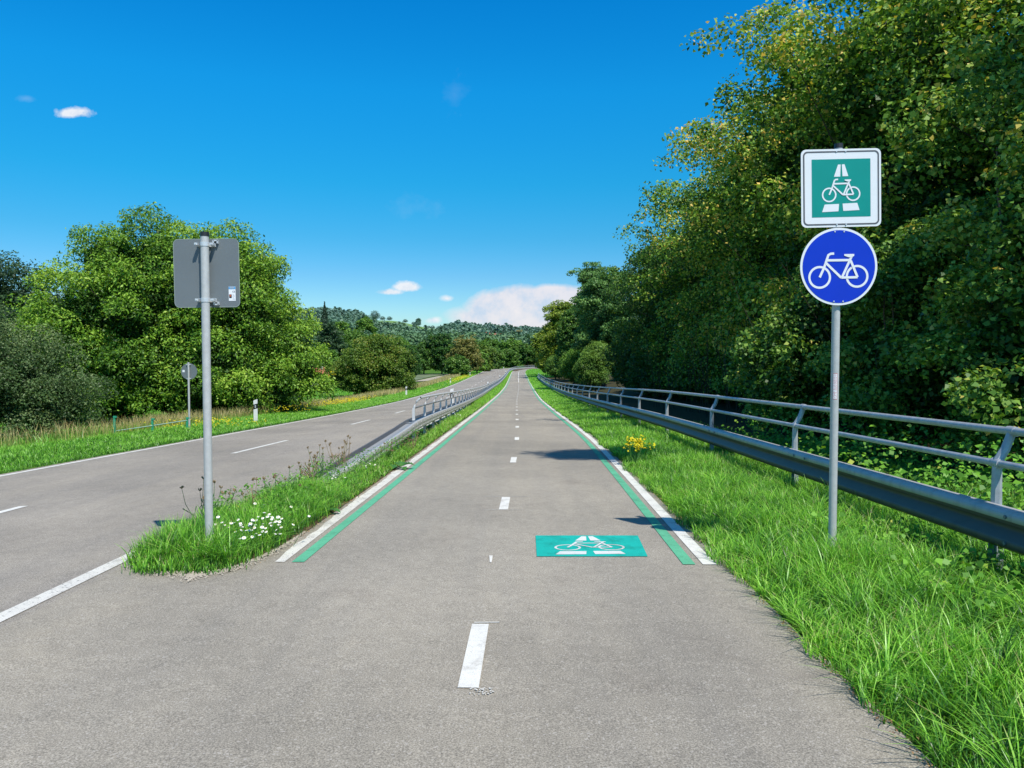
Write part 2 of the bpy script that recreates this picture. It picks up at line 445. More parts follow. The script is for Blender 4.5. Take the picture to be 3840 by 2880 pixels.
# cycle path: the near forecourt runs across to the road line
LL = []; RRr = []
for y in np.concatenate([np.arange(-8, 12, .5), np.arange(12, 205, 1.)]):
    xl = fx(ROADR, y) + .14 if y < 9.0 else XLe(y) - .06
    LL.append((xl, y)); RRr.append((XRe(y) + .07 + (0 if y > 8 else .02), y))
tail = PATH[PATH[:, 1] > 205.2]; nt_ = frames(tail)
LL = np.vstack([np.array(LL), tail - nt_ * (PW + .06)]); RRr = np.vstack([np.array(RRr), tail + nt_ * (PW + .07)])
path = ribbon('cycle_path', LL, RRr, .002, M['path'], nl=14)
tag(path, 'wide grey asphalt cycle path with dashed centre line and green edge stripes', 'cycle path', kind='structure')

def stripe(name, y0, y1, o0, o1, zo, mat, label, step=.25, jl=0., jr=0.):
    c = resample(sub(PATH, y0, y1), int((y1 - y0) / step))
    f = frames(c)
    n = len(c)
    a = o0 + (R.normal(0, 1, n) * jl if jl else 0)
    b = o1 + (R.normal(0, 1, n) * jr if jr else 0)
    if jl or jr:
        w = np.interp(np.arange(n), np.arange(0, n, 5), R.normal(0, 1, len(np.arange(0, n, 5))))
        a = a + w * jl * 1.6; b = b + w * jr * 1.6
    o = ribbon(name, c + f * np.reshape(a, (-1, 1)), c + f * np.reshape(b, (-1, 1)), zo, mat, path, 1)
    o['label'] = label
stripe('edge_line', 5.95, 204, -PW, -PW + .108, .007, M['whiteworn'], 'ragged white line beside the median', .12, .010, .0)
stripe('edge_line', 5.95, 204, PW - .108, PW, .007, M['white'], 'clean white line beside the right verge', .25, 0, 0)
stripe('green_stripe', 5.95, 175, -PW + .165, -PW + .262, .007, M['green'], 'green stripe along the left edge', .25)
stripe('green_stripe', 5.95, 175, PW - .262, PW - .165, .007, M['green'], 'green stripe along the right edge', .25)
for sd in (-1, 1):
    ta = tail[:60]; fa = frames(ta)
    ribbon('edge_line', ta + fa * (sd * (PW - .054) - .054), ta + fa * (sd * (PW - .054) + .054), .009, M['white'], path)
ds = [3.58] + [8.3 + 4.38 * k for k in range(0, 25)]
for i, s in enumerate(ds):
    c = sub(PATH, s, s + (.92 if i == 0 else .84))
    c = catmull(c, .2)
    ribbon('centre_dash', offs(c, -.05), offs(c, .05), .007, M['white'], path)
    if i < 6 and i > 0:      # thin setting-out marks at both ends of the dash
        m_ = MB()
        for yy, e in ((s - .02, .22), (s + .87, .28)):
            x = float(fx(PATH, yy)); z = Hf(x, yy) + .006
            for (a, b) in ((x - e, x - .06), (x + .06, x + e)):
                m_.poly([(a, yy, z), (b, yy, z), (b, yy + .012, z), (a, yy + .012, z)])
        m_.build('setting_out_mark', M['faint'], path)
c = sub(PATH, ds[-1] + 3, 200)
ribbon('centre_line', offs(c, -.05), offs(c, .05), .007, M['white'], path)
# bits of paint: the frayed end of the first dash, a stray scrape
mb = MB()
for k in range(45):
    x = -.14 + random.uniform(-.055, .055); y = 3.575 - abs(random.gauss(0, .05)); s = random.uniform(.002, .007)
    z = Hf(x, y) + .008 + k * .00002
    mb.poly([(x + s * math.cos(t) * random.uniform(.6, 1.2), y + s * math.sin(t) * random.uniform(.6, 1.6), z) for t in np.linspace(0, 5.2, 6)])
for (x0, x1, y) in ((-.225, -.075, 4.52),):
    z = Hf(-.1, y) + .0075
    mb.poly([(x0, y, z), (x1, y + .003, z), (x1, y + .016, z), (x0, y + .012, z)])
z = Hf(-.1, 6) + .0075
mb.poly([(-.175, 5.98, z), (-.16, 5.98, z), (-.155, 6.18, z), (-.185, 6.18, z)])
mb.build('paint_splash', M['whiteworn'], path)

# ---- symbol polygons, unit square of the green sign field (origin bottom left)
U = lambda x, y: ((x - 325) / 515., (765 - y) / 503.)
TRAP = [[(555, 310), (519, 415), (574, 415), (578, 310)], [(588, 310), (594, 413), (645, 412), (612, 308)],
        [(436, 655), (413, 721), (557, 716), (562, 652)], [(593, 650), (599, 714), (742, 709), (722, 646)]]
BIKE = [[(476, 572), (499, 520), (516, 468), (523, 447), (536, 440), (555, 439)], [(510, 477), (650, 475)], [(505, 487), (597, 574)], [(654, 452), (600, 574)],
        [(597, 573), (688, 571)], [(688, 571), (648, 478)]]
def sym_bike(fn, mb, sw=1.0, eps=.0004, m=0):
    """fn maps (px, py, height) to a 3D point; strokes sit eps apart"""
    h = 0.
    for cx, cy in ((476, 572), (686, 566)):
        n = 40
        for k in range(n):
            t0, t1 = 2 * math.pi * k / n, 2 * math.pi * (k + 1) / n
            r0, r1 = 64, 64 - 13 * sw
            mb.poly([fn(cx + r0 * math.cos(t0), cy + r0 * math.sin(t0), h), fn(cx + r0 * math.cos(t1), cy + r0 * math.sin(t1), h),
                     fn(cx + r1 * math.cos(t1), cy + r1 * math.sin(t1), h), fn(cx + r1 * math.cos(t0), cy + r1 * math.sin(t0), h)], m)
        h += eps
    w = 7.0 * sw
    for st in BIKE:
        pts = [np.array(p, float) for p in st]
        for i in range(len(pts)):
            d = pts[min(i + 1, len(pts) - 1)] - pts[max(i - 1, 0)]; d /= np.linalg.norm(d)
            nrm = np.array([-d[1], d[0]]) * w
            cur = (pts[i] + nrm, pts[i] - nrm)
            if i: mb.poly([fn(*prev[0], h), fn(*prev[1], h), fn(*cur[1], h), fn(*cur[0], h)], m)
            prev = cur
        h += eps
    mb.poly([fn(x, y, h) for x, y in ((611, 442), (667, 441), (667, 452), (652, 460), (634, 459), (611, 451))], m)
    return h + eps

# ---- painted panel on the path
PB = [np.array((.20, 6.17)), np.array((1.10, 6.17)), np.array((1.15, 6.97)), np.array((.215, 6.97))]
def panel_fn(px, py, h, base=.011):
    u, v = U(px, py)
    q = PB[0] * (1 - u) * (1 - v) + PB[1] * u * (1 - v) + PB[2] * u * v + PB[3] * (1 - u) * v
    return (q[0], q[1], Hf(q[0], q[1]) + base + h)
mb = MB()
mb.poly([panel_fn(325, 765, 0, .007), panel_fn(840, 765, 0, .007), panel_fn(840, 262, 0, .007), panel_fn(325, 262, 0, .007)])
panel = mb.build('painted_panel', M['teal'], path); panel['label'] = 'teal panel with white bicycle and lane symbol'
mb = MB()
def wide(px, py, h): return panel_fn(582 + (px - 582) * 1.0, 290 + (py - 308) * 1.06, h, .009)
for t in TRAP: mb.poly([wide(x, y, 0) for x, y in t])
sym_bike(wide, mb, .85, .0003)
mb.build('bicycle_symbol', M['panelwhite'], panel)

# ------------------------------------------------------------------ median strip
yy = np.concatenate([np.linspace(5.63, 7.4, 24), np.arange(7.8, 205, .8)])
ml, mr = [], []
for y in yy:
    k = min(1., (y - 5.63) / 1.1); k = math.sqrt(max(0, 1 - (1 - k) ** 2))
    l = -2.32 + (float(fx(ROADR, y)) + .16 + 2.32) * k; r = -2.32 + (float(XLe(y)) - .055 + 2.32) * k
    ml.append((l, y)); mr.append((r, y))
ml = np.vstack([np.array(ml), RAILL[RAILL[:, 1] > 206] - frames(RAILL[RAILL[:, 1] > 206]) * .9])
mr = np.vstack([np.array(mr), RAILL[RAILL[:, 1] > 206] + frames(RAILL[RAILL[:, 1] > 206]) * 1.4])
med_soil = plain('median_soil', (.13, .10, .055), .95, 0, .45, 5, .1, .5)
med = ribbon('median_strip', ml, mr, .012, med_soil, nl=4)
tag(med, 'narrow earth strip between road and cycle path', 'median strip', kind='structure')

# ------------------------------------------------------------------ grass and leaves
def unit(a): return a / np.maximum(np.linalg.norm(a, axis=-1, keepdims=True), 1e-9)

def blades(name, x, y, h, w, lean, mat, tint, label, cat='grass', z0=0., seg=3, curl=1., la=None):
    n = len(x)
    z = H(x, y) + z0
    a = R.uniform(0, 2 * np.pi, n)
    if la is None: la = a + R.normal(0, .6, n) + np.pi / 2
    else: a = la + np.pi / 2 + R.normal(0, .5, n)
    wd = np.stack([np.cos(a), np.sin(a), np.zeros(n)], 1) * (w / 2)[:, None]
    ld = np.stack([np.cos(la), np.sin(la), np.zeros(n)], 1) * (h * lean)[:, None]
    base = np.stack([x, y, z], 1)
    V = []
    for k in range(seg):
        t = k / seg
        c = base + ld * (t ** 1.8) + np.stack([np.zeros(n), np.zeros(n), h * (t - curl * .35 * np.minimum(lean, 1.4) * t * t)], 1)
        q = wd * (1 - .55 * t)
        V += [c - q, c + q]
    tip = base + ld + np.stack([np.zeros(n), np.zeros(n), h * (1 - curl * .35 * np.minimum(lean, 1.4))], 1)
    V += [tip, tip]
    V = np.stack(V, 1).reshape(-1, 3)
    m = 2 * (seg + 1)
    b = np.arange(n)[:, None] * m
    Fs = np.concatenate([np.stack([b[:, 0] + 2 * k, b[:, 0] + 2 * k + 1, b[:, 0] + 2 * k + 3, b[:, 0] + 2 * k + 2], 1) for k in range(seg)])
    # slim the last quad instead of a degenerate one
    V.reshape(n, m, 3)[:, -2] -= wd * .08; V.reshape(n, m, 3)[:, -1] += wd * .08
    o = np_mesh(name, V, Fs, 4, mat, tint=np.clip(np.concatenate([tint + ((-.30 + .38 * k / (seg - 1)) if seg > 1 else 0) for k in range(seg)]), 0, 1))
    return tag(o, label, cat, kind='stuff')

def patchy(x, y, s=1.):
    a = np.sin(x * 2.1 * s + 1.7 * np.sin(y * 1.3 * s) + y * .6 * s) * np.cos(y * 1.9 * s + x * .8 * s)
    b = np.sin(x * 6.3 * s + 2.1 * np.sin(y * 4.1 * s + 1.) + y * 2.2 * s) * np.cos(y * 6.7 * s - x * 3.1 * s)
    return .5 + .3 * a + .2 * b

def leaf_quads(c, n, d, L, W, fold=.18):
    d = unit(d - n * (d * n).sum(1, keepdims=True)); s = np.cross(n, d)
    L = L[:, None]; W = W[:, None]
    v0 = c - d * L * .5; v2 = c + d * L * .5 - n * L * .12
    v1 = c + s * W * .5 + n * W * fold - d * L * .08; v3 = c - s * W * .5 + n * W * fold - d * L * .08
    return np.stack([v0, v1, v2, v3], 1).reshape(-1, 3), np.arange(len(c) * 4).reshape(-1, 4)

# right verge
def region_right(n, y0, y1, pw):
    y = y0 + (y1 - y0) * R.uniform(0, 1, n) ** pw
    e = XRe(y) + .02 + .07 * np.sin(y * 2.3) * np.sin(y * .9) + .03 * np.sin(y * 9)
    e = np.where(y < 6, e + .03, e + .03)
    x = e + (np.where(y < 15, 5.6, 4.9) - e) * R.uniform(0, 1, n) ** 1.15
    return x, y
xt = R.normal(2.46, .22, 1600); yt = 5.55 + R.normal(0, .16, 1600)
blades('grass_tuft', xt, yt, R.uniform(.16, .34, 1600), R.uniform(.003, .008, 1600), R.uniform(.1, .9, 1600), M['grass'], np.clip(R.normal(.55, .2, 1600), 0, 1), 'taller grass tuft hiding the foot of the bicycle sign pole', 'grass')
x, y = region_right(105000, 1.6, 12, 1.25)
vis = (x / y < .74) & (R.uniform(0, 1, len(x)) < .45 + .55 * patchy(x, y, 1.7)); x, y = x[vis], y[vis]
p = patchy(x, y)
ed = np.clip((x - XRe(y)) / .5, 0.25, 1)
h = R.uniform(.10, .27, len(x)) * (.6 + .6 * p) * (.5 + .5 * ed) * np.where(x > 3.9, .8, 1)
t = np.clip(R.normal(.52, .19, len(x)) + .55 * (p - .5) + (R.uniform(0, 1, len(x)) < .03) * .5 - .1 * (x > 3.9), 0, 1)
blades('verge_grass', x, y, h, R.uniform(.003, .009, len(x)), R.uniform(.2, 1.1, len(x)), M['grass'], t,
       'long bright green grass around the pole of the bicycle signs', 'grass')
def tufts(name, cx, cy, per, h0, h1, label, z0=0., wk=1.):
    n = len(cx); k = np.repeat(np.arange(n), per)
    rr = np.abs(R.normal(0, .035, len(k))); th = R.uniform(0, 6.283, len(k))
    tn = R.normal(.5, .14, n)[k] + R.normal(0, .13, len(k)) + (R.uniform(0, 1, len(k)) < .05) * .4
    hh_ = R.uniform(h0, h1, len(k)) * R.uniform(.6, 1.1, n)[k]
    bias = R.uniform(0, 6.283, n)[k]
    la = np.arctan2(np.sin(th) + .8 * np.sin(bias), np.cos(th) + .8 * np.cos(bias))
    blades(name, cx[k] + rr * np.cos(th), cy[k] + rr * np.sin(th), hh_, R.uniform(.004, .010, len(k)) * wk, R.uniform(.35, 1.5, len(k)), M['grass'], np.clip(tn, 0, 1), label, 'grass', seg=4, la=la, z0=z0)
cx, cy = region_right(520, 2.2, 10, 1.1); cy2 = 2.0 + 8 * R.uniform(0, 1, 120); cy2 = cy2[patchy(cy2 * 0, cy2, 3.) > .48]; cx2 = XRe(cy2) + .10 + np.abs(R.normal(0, .05, len(cy2))) + .06 * (cy2 > 5.8)
cxi = cx > XRe(cy) + .22; cx, cy = cx[cxi], cy[cxi]
tufts('grass_tufts', cx, cy, 30, .17, .36, 'long flopping grass tufts across the right verge')
tufts('edge_tufts', cx2, cy2, 26, .09, .24, 'short ragged grass tufts overhanging the right edge of the asphalt')
x, y = region_right(120000, 12, 75, 1.5)
p = patchy(x, y)
ed = np.clip((x - XRe(y)) / .5, 0.3, 1)
h = R.uniform(.10, .26, len(x)) * (.6 + .6 * p) * (.5 + .5 * ed)
t = np.clip(R.normal(.5, .16, len(x)) + .5 * (p - .5), 0, 1)
blades('verge_grass', x, y, h, .0035 + .00055 * y * R.uniform(.6, 1.3, len(x)), R.uniform(.2, 1.1, len(x)), M['grass'], t,
       'green grass strip under the right guardrail further along the path', 'grass', seg=2)
x, y = region_right(60000, 75, 230, 1.2)
x = np.where(y > 140, XRe(y) + R.uniform(0, 6, len(x)), x)
blades('verge_grass', x, y, R.uniform(.12, .3, len(x)), .0009 * y * R.uniform(.6, 1.3, len(x)), R.uniform(.2, .9, len(x)), M['grass'],
       np.clip(R.normal(.58, .14, len(x)), 0, 1), 'sunlit far grass beyond the end of the right guardrail', 'grass', seg=1)

# median grass
def median_pts(n, y0, y1, pw, inset=.03):
    y = y0 + (y1 - y0) * R.uniform(0, 1, n) ** pw
    l = np.interp(y, ml[:, 1][:260], ml[:, 0][:260]); r = np.interp(y, mr[:, 1][:260], mr[:, 0][:260])
    u = R.uniform(0, 1, n)
    return l + (r - l) * (inset + (1 - 2 * inset) * u), y, u
x, y, u = median_pts(25000, 5.74, 9.2, 1.1, .05)
kp = R.uniform(0, 1, len(x)) < .45 + .55 * patchy(x, y, 3.); x, y, u = x[kp], y[kp], u[kp]
x = x - .17 * (1 - u) * (y < 8); y = y - .10 * (y < 6.4)
h = R.uniform(.10, .34, len(x)) * (.5 + .75 * patchy(x, y, 2.)) * (.6 + .55 * np.sin(np.pi * u)) * np.clip((y - 5.5) / .5, .45, 1) * np.interp(y, [6.3, 7, 8, 9.2], [.82, .9, .85, .6])
x = x + R.normal(0, .035, len(x)); y = y + R.normal(0, .04, len(x))
t = np.clip(R.normal(.46, .17, len(x)) + .4 * (patchy(x, y, 2.4) - .5) + (R.uniform(0, 1, len(x)) < .10) * .5, 0, 1)
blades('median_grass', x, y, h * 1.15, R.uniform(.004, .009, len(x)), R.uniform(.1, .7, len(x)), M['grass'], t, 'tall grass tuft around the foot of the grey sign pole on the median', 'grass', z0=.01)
x, y, u = median_pts(52000, 8.8, 40, 1.7, .0)
keep = R.uniform(0, 1, len(x)) < np.where(u > .86, .35 + .5 * patchy(x * 0, y, 2.), 1)
x, y, u = x[keep], y[keep], u[keep]
und = (np.abs(x - fx(RAILL, y)) < .19) & (y > 11)
x, y, u = x[~und], y[~und], u[~und]
h = R.uniform(.08, .36, len(x)) * (.5 + .7 * patchy(x, y, 1.6)) * (.5 + .55 * np.sin(np.pi * u)) * np.interp(y, [8.8, 10, 17, 22], [.75, .5, .5, .8])
t = np.clip(R.normal(.52, .2, len(x)) + (R.uniform(0, 1, len(x)) < .12) * .45 + .4 * (patchy(x, y, 2.4) - .5), 0, 1)
blades('median_grass', x, y, h * 1.1, .004 + .0005 * y * R.uniform(.5, 1.2, len(x)), R.uniform(.1, .9, len(x)), M['grass'], t, 'ragged weedy grass below the left guardrail', 'grass', z0=.01, seg=2)
x, y, u = median_pts(34000, 40, 204, 1.5, .0)
blades('median_grass', x, y, R.uniform(.1, .35, len(x)), .0008 * y * R.uniform(.5, 1.2, len(x)), R.uniform(.1, .6, len(x)), M['grass'],
       np.clip(R.normal(.62, .18, len(x)), 0, 1), 'distant yellow green grass on the median narrowing to the bend', 'grass', z0=.01, seg=1)

tx_, ty_, tu_ = median_pts(170, 5.85, 9.6, 1.2, .08)
tufts('grass_tufts', tx_, ty_, 26, .16, .36, 'coarse grass tufts on the median around the daisies', z0=.01)
# left verge
def left_pts(n, y0, y1, pw, a, b):
    y = y0 + (y1 - y0) * R.uniform(0, 1, n) ** pw
    return fx(ROADL, y) - .12 - a - (b - a) * R.uniform(0, 1, n), y
x, y = left_pts(90000, 10, 80, 1.5, 0, 3.0)
p = patchy(x, y, .7)
blades('verge_grass', x, y, R.uniform(.06, .17, len(x)) * (.6 + .7 * p), .003 + .00055 * y * R.uniform(.6, 1.3, len(x)), R.uniform(.2, .9, len(x)), M['grass'],
       np.clip(R.normal(.56, .13, len(x)) + .12 * (p - .5), 0, 1), 'short mown grass verge on the far side of the road', 'grass', seg=2)
x, y = left_pts(40000, 80, 245, 1.2, 0, 4.0)
blades('verge_grass', x, y, R.uniform(.1, .25, len(x)), .0008 * y * R.uniform(.6, 1.3, len(x)), R.uniform(.2, .7, len(x)), M['grass'],
       np.clip(R.normal(.56, .14, len(x)), 0, 1), 'far grass verge where the road bends out of sight', 'grass', seg=1)
x, y = left_pts(36000, 14, 70, 1.3, 2.8, 5.4)
kp = R.uniform(0, 1, len(x)) < np.interp(y, [18, 30], [.3, 1]) * (.1 + .7 * patchy(x, y, .45))
x, y = x[kp], y[kp]
blades('dry_grass', x, y, R.uniform(.25, .62, len(x)), .003 + .0006 * y * R.uniform(.4, 1.1, len(x)), R.uniform(.1, .55, len(x)), M['dry'],
       np.clip(R.normal(.5, .2, len(x)), 0, 1), 'tall straw coloured dry grass behind the mown verge', 'dry grass', seg=2)
x, y = left_pts(22000, 70, 235, 1.1, 2.6, 6.0)
kp = R.uniform(0, 1, len(x)) < .2 + .8 * patchy(x, y, .25)
x, y = x[kp], y[kp]
blades('dry_grass', x, y, R.uniform(.3, .7, len(x)), .0009 * y * R.uniform(.5, 1.1, len(x)), R.uniform(.1, .4, len(x)), M['dry'],
       np.clip(R.normal(.6, .2, len(x)), 0, 1), 'pale dry grass on the bank by the distant bend', 'dry grass', seg=1)
x = R.uniform(-42, -11, 70000); y = R.uniform(18, 120, 70000)
blades('meadow_grass', x, y, R.uniform(.1, .3, len(x)), .004 + .0009 * y * R.uniform(.6, 1.3, len(x)), R.uniform(.2, .8, len(x)), M['grass'],
       np.clip(R.normal(.55, .12, len(x)) + .1 * (patchy(x, y, .1) - .5), 0, 1), 'green meadow behind the dry grass and under the walnut tree', 'meadow', seg=1)

# ---- low leafy undergrowth by the right hand rail
def leafpatch(name, x, y, zl, L, mat, label, cat, asp=.8, tmean=.5, up=1.1):
    n = len(x)
    c = np.stack([x, y, H(x, y) + zl], 1)
    nr = unit(R.normal(0, .55, (n, 3)) + np.array([-.25, -.45, up]))
    d = unit(R.normal(0, 1, (n, 3)))
    V, Fs = leaf_quads(c, nr, d, L, L * asp)
    return tag(np_mesh(name, V, Fs, 4, mat, tint=np.clip(R.normal(tmean, .2, n), 0, 1)), label, cat, kind='stuff')
n = 24000
y = 2.2 + 13 * R.uniform(0, 1, n) ** 1.1; x = 3.6 + 2.6 * R.uniform(0, 1, n)
q = patchy(x, y, 1.4); kp = R.uniform(0, 1, n) < .15 + .85 * q ** 1.3 * np.clip((x - 3.3) / 1., .1, 1) * np.interp(y, [7, 12], [1, .35])
x, y, q = x[kp], y[kp], q[kp]
leafpatch('bramble_undergrowth', x, y, R.uniform(.03, 1, len(x)) ** 1.3 * (.15 + 1.0 * q * np.clip((x - 3.5) / 1.6, .15, 1)), R.uniform(.035, .09, len(x)), M['bramble'],
          'bright bramble and ivy leaves growing behind the nearest guardrail posts', 'undergrowth')
n = 2600
y = 2.4 + 4.5 * R.uniform(0, 1, n); x = 2.6 + 1.6 * R.uniform(0, 1, n) + (y < 4) * .2
kp = patchy(x, y, 2.2) > .55; x, y = x[kp], y[kp]
leafpatch('clover_leaves', x, y, R.uniform(.06, .2, len(x)), R.uniform(.025, .07, len(x)), M['bramble'], 'broad weed leaves mixed into the grass below the guardrail', 'weeds')
# dry leaf litter along the asphalt edges
n = 2600
y = np.concatenate([2 + 12 * R.uniform(0, 1, n // 2) ** 1.3, 5.7 + 12 * R.uniform(0, 1, n // 2) ** 1.4])
x = np.concatenate([XRe(y[:n // 2]) + np.abs(R.normal(0, .05, n // 2)) + .03, XLe(y[n // 2:]) - np.abs(R.normal(.02, .07, n // 2))])
tp = y < 6.9
x = np.where((x < 0) & tp, -2.32 + np.sign(R.uniform(-1, 1, n)) * .0 + (x + 1.95) * 1.2 + R.uniform(-.5, .42, n), x)
leafpatch('leaf_litter', x, y, R.uniform(.012, .022, n), R.uniform(.005, .018, n), M['litter'], 'brown crumbs of dead leaves along the asphalt edge', 'leaf litter', .6, .6, 2.5)

# gravel rim round the tip of the median
n = 4200
kk = R.uniform(0, 1, n); side = R.uniform(0, 1, n) < .55
yy0 = 5.63 + (np.where(side, 1.0, 1.5)) * kk ** 2.2
bx = np.where(side, np.interp(yy0, ml[:, 1][:60], ml[:, 0][:60]), np.interp(yy0, mr[:, 1][:60], mr[:, 0][:60]))
ox = unit(np.stack([bx + 2.4, (yy0 - 6.4) * 1.2], 1)); rr = np.abs(R.normal(0, .10, n)) * np.clip(1.2 - kk, .25, 1) * (.55 + .6 * patchy(kk * 6, side * 3., 1.)) + np.where(side, -.02, -.04)
x = bx + ox[:, 0] * rr; y = yy0 + ox[:, 1] * rr
x = np.clip(x, -3.05, 9)
s = R.uniform(.002, .0095, n)
z = H(x, y) + .012 + s * .3
T = np.array([(1, 0, -.3), (-.5, .87, -.3), (-.5, -.87, -.3), (.1, 0, .7)])
rot = R.uniform(0, 6.28, n)
Vt = np.stack([np.stack([x + s * (T[k, 0] * np.cos(rot) - T[k, 1] * np.sin(rot)) * 1.2, y + s * (T[k, 0] * np.sin(rot) + T[k, 1] * np.cos(rot)), z + s * T[k, 2] * .8], 1) for k in range(4)], 1).reshape(-1, 3)
b = np.arange(n)[:, None] * 4
Ft = np.concatenate([b + np.array([q]) for q in ((0, 1, 3), (1, 2, 3), (2, 0, 3))])
tag(np_mesh('gravel', Vt, Ft, 3, M['gravel']), 'pale crushed gravel around the tip of the median strip', 'gravel', kind='stuff')

# ------------------------------------------------------------------ trees
def crown(name, lobes, n, leaf, mat, parent=None, clump=.9, asp=.5, up=.5, flat=.7, tm=.45, ts=.16, inner=.25, droop=.0, seed=0, shell=.35, nclump=None):
    rg = np.random.default_rng(seed)
    lobes = np.array([tuple(q) + (0.,) * (7 - len(q)) for q in lobes], float)
    ncore = int((lobes[:, 6] < 0).sum())
    area = (lobes[:, 3] * lobes[:, 4] + lobes[:, 4] * lobes[:, 5] + lobes[:, 3] * lobes[:, 5]) ** 1.0
    pr = area / area.sum()
    nc = nclump or int(max(12, 1.5 * (area.sum() * 4.2) / (clump * clump)))
    li = rg.choice(len(lobes), nc, p=pr)
    dv = unit(rg.normal(0, 1, (nc, 3))); dv[:, 2] = np.where(dv[:, 2] < -.55, -dv[:, 2] * .5, dv[:, 2])
    rf = 1 - shell * rg.uniform(0, 1, nc) ** 1.6
    cc = lobes[li, :3] + dv * lobes[li, 3:6] * rf[:, None]
    # discard clumps deep inside another lobe
    ins = np.zeros(nc, bool)
    for L in lobes:
        ins |= (((cc - L[:3]) / (L[3:6] * .62)) ** 2).sum(1) < 1
    cc = cc[~ins]; dv = dv[~ins]; li = li[~ins]; nc = len(cc)
    cs = clump * rg.uniform(.45, 1.25, nc)
    lt = rg.normal(0, ts * .7, len(lobes)) + lobes[:, 6]
    ct = rg.normal(0, ts * .7, nc) + .10 * dv[:, 2] + lt[li]
    w = cs ** 2; w /= w.sum()
    ni = int(n * inner); no = n - ni
    k = rg.choice(nc, no, p=w)
    ld = unit(rg.normal(0, 1, (no, 3)) + dv[k] * .5 + np.array([0, 0, .35]))
    rr = rg.uniform(.35, 1.08, no) ** .6
    pos = cc[k] + ld * (cs[k] * rr)[:, None] * np.array([1, 1, flat])
    nr = unit(ld * .5 + rg.normal(0, .6, (no, 3)) + np.array([.10, -.22, up + .1]))
    dr = unit(rg.normal(0, 1, (no, 3)) + ld * .6 - np.array([0, 0, droop]))
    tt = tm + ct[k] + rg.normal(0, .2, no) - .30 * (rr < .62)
    sz = leaf * rg.uniform(.6, 1.3, no)
    # inner fill, larger, crown shade put into the darker tint
    if ncore:
        pc = np.where(lobes[:, 6] < 0, pr, 0); pc /= pc.sum(); j = rg.choice(len(lobes), ni, p=pc)
    else: j = rg.choice(len(lobes), ni, p=pr)
    q = unit(rg.normal(0, 1, (ni, 3))) * (rg.uniform(0, .84, ni) ** .45)[:, None]
    posi = lobes[j, :3] + q * lobes[j, 3:6]
    nri = unit(rg.normal(0, 1, (ni, 3)))
    dri = unit(rg.normal(0, 1, (ni, 3)))
    pos = np.vstack([pos, posi]); nr = np.vstack([nr, nri]); dr = np.vstack([dr, dri])
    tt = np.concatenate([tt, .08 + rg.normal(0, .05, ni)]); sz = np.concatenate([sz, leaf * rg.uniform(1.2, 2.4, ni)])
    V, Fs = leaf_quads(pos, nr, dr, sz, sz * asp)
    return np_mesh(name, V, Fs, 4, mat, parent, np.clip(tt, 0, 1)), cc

def trunk(name, parent, h, r, targets, mat, seed=0, stems=1, spread=.3, lean=(0, 0), nb=14):
    rg = random.Random(seed)
    mb = MB()
    for s in range(stems):
        a = rg.uniform(0, 6.28); bx, by = (spread * math.cos(a), spread * math.sin(a)) if stems > 1 else (0, 0)
        tx, ty = bx * 1.9 + lean[0], by * 1.9 + lean[1]
        n = 7
        pts = [(bx + (tx - bx) * (i / n) ** 1.3 + rg.gauss(0, .05) * (i > 0), by + (ty - by) * (i / n) ** 1.3 + rg.gauss(0, .05) * (i > 0), -.15 + (h + .15) * i / n) for i in range(n + 1)]
        mb.tube(pts, [r * (1.25 if i == 0 else 1) * (1 - .72 * i / n) for i in range(n + 1)], 8)
        if len(targets):
            for q in range(nb // stems + 1):
                t = targets[rg.randrange(len(targets))]
                i = rg.randint(2, n - 1); p0 = Vector(pts[i]); p1 = Vector(t)
                if p1.z < p0.z - 1.5: continue
                mid = p0.lerp(p1, .5) + Vector((rg.gauss(0, .15), rg.gauss(0, .15), .25))
                rb = r * .35 * (1 - .5 * i / n)
                mb.tube([p0, p0.lerp(mid, .5) + Vector((0, 0, .08)), mid, p1], [rb, rb * .75, rb * .5, rb * .15], 5, cap=False)
    return mb.build(name, mat, parent, smooth=True)

def boughs(env, n, r0, r1, seed, core=.76, flatz=.72, gap=.72, spikes=0, zlow=.5):
    """break a crown envelope into separate boughs with hollows between them"""
    rg = np.random.default_rng(seed + 900)
    E = np.array([q[:6] for q in env], float)
    w_ = (E[:, 3] * E[:, 5]); w_ /= w_.sum()
    out = []
    for tr in range(n * 30):
        if len(out) >= n: break
        L = E[rg.choice(len(E), p=w_)]
        d = unit(rg.normal(0, 1, 3)); d[2] = abs(d[2]) if d[2] < -.85 else d[2]
        p = L[:3] + d * L[3:6] * rg.uniform(.80, 1.0)
        if p[2] < zlow: continue
        if any((((p - q[:3]) / (q[3:6] * .84)) ** 2).sum() < 1 for q in E): continue
        r = rg.uniform(r0, r1)
        if any(np.linalg.norm(p - np.array(o[:3])) < gap * (r + o[3]) for o in out): continue
        out.append((p[0], p[1], p[2], r, r, r * flatz, rg.uniform(0, .06)))
    tops = sorted(out, key=lambda o: -o[2])[:max(1, len(out) // 2)]
    for k in range(spikes):
        o = tops[rg.integers(len(tops))]; a = rg.uniform(0, 6.28)
        out.append((o[0] + o[3] * .8 * math.cos(a), o[1] + o[3] * .8 * math.sin(a), o[2] + o[5] * rg.uniform(.6, 1.3), r0 * .38, r0 * .38, r0 * rg.uniform(.45, .8), .05))
    return [(q[0], q[1], q[2], q[3] * core, q[4] * core, q[5] * core, -.24) for q in E] + out  # core leaves tinted darker so the hollows look shaded

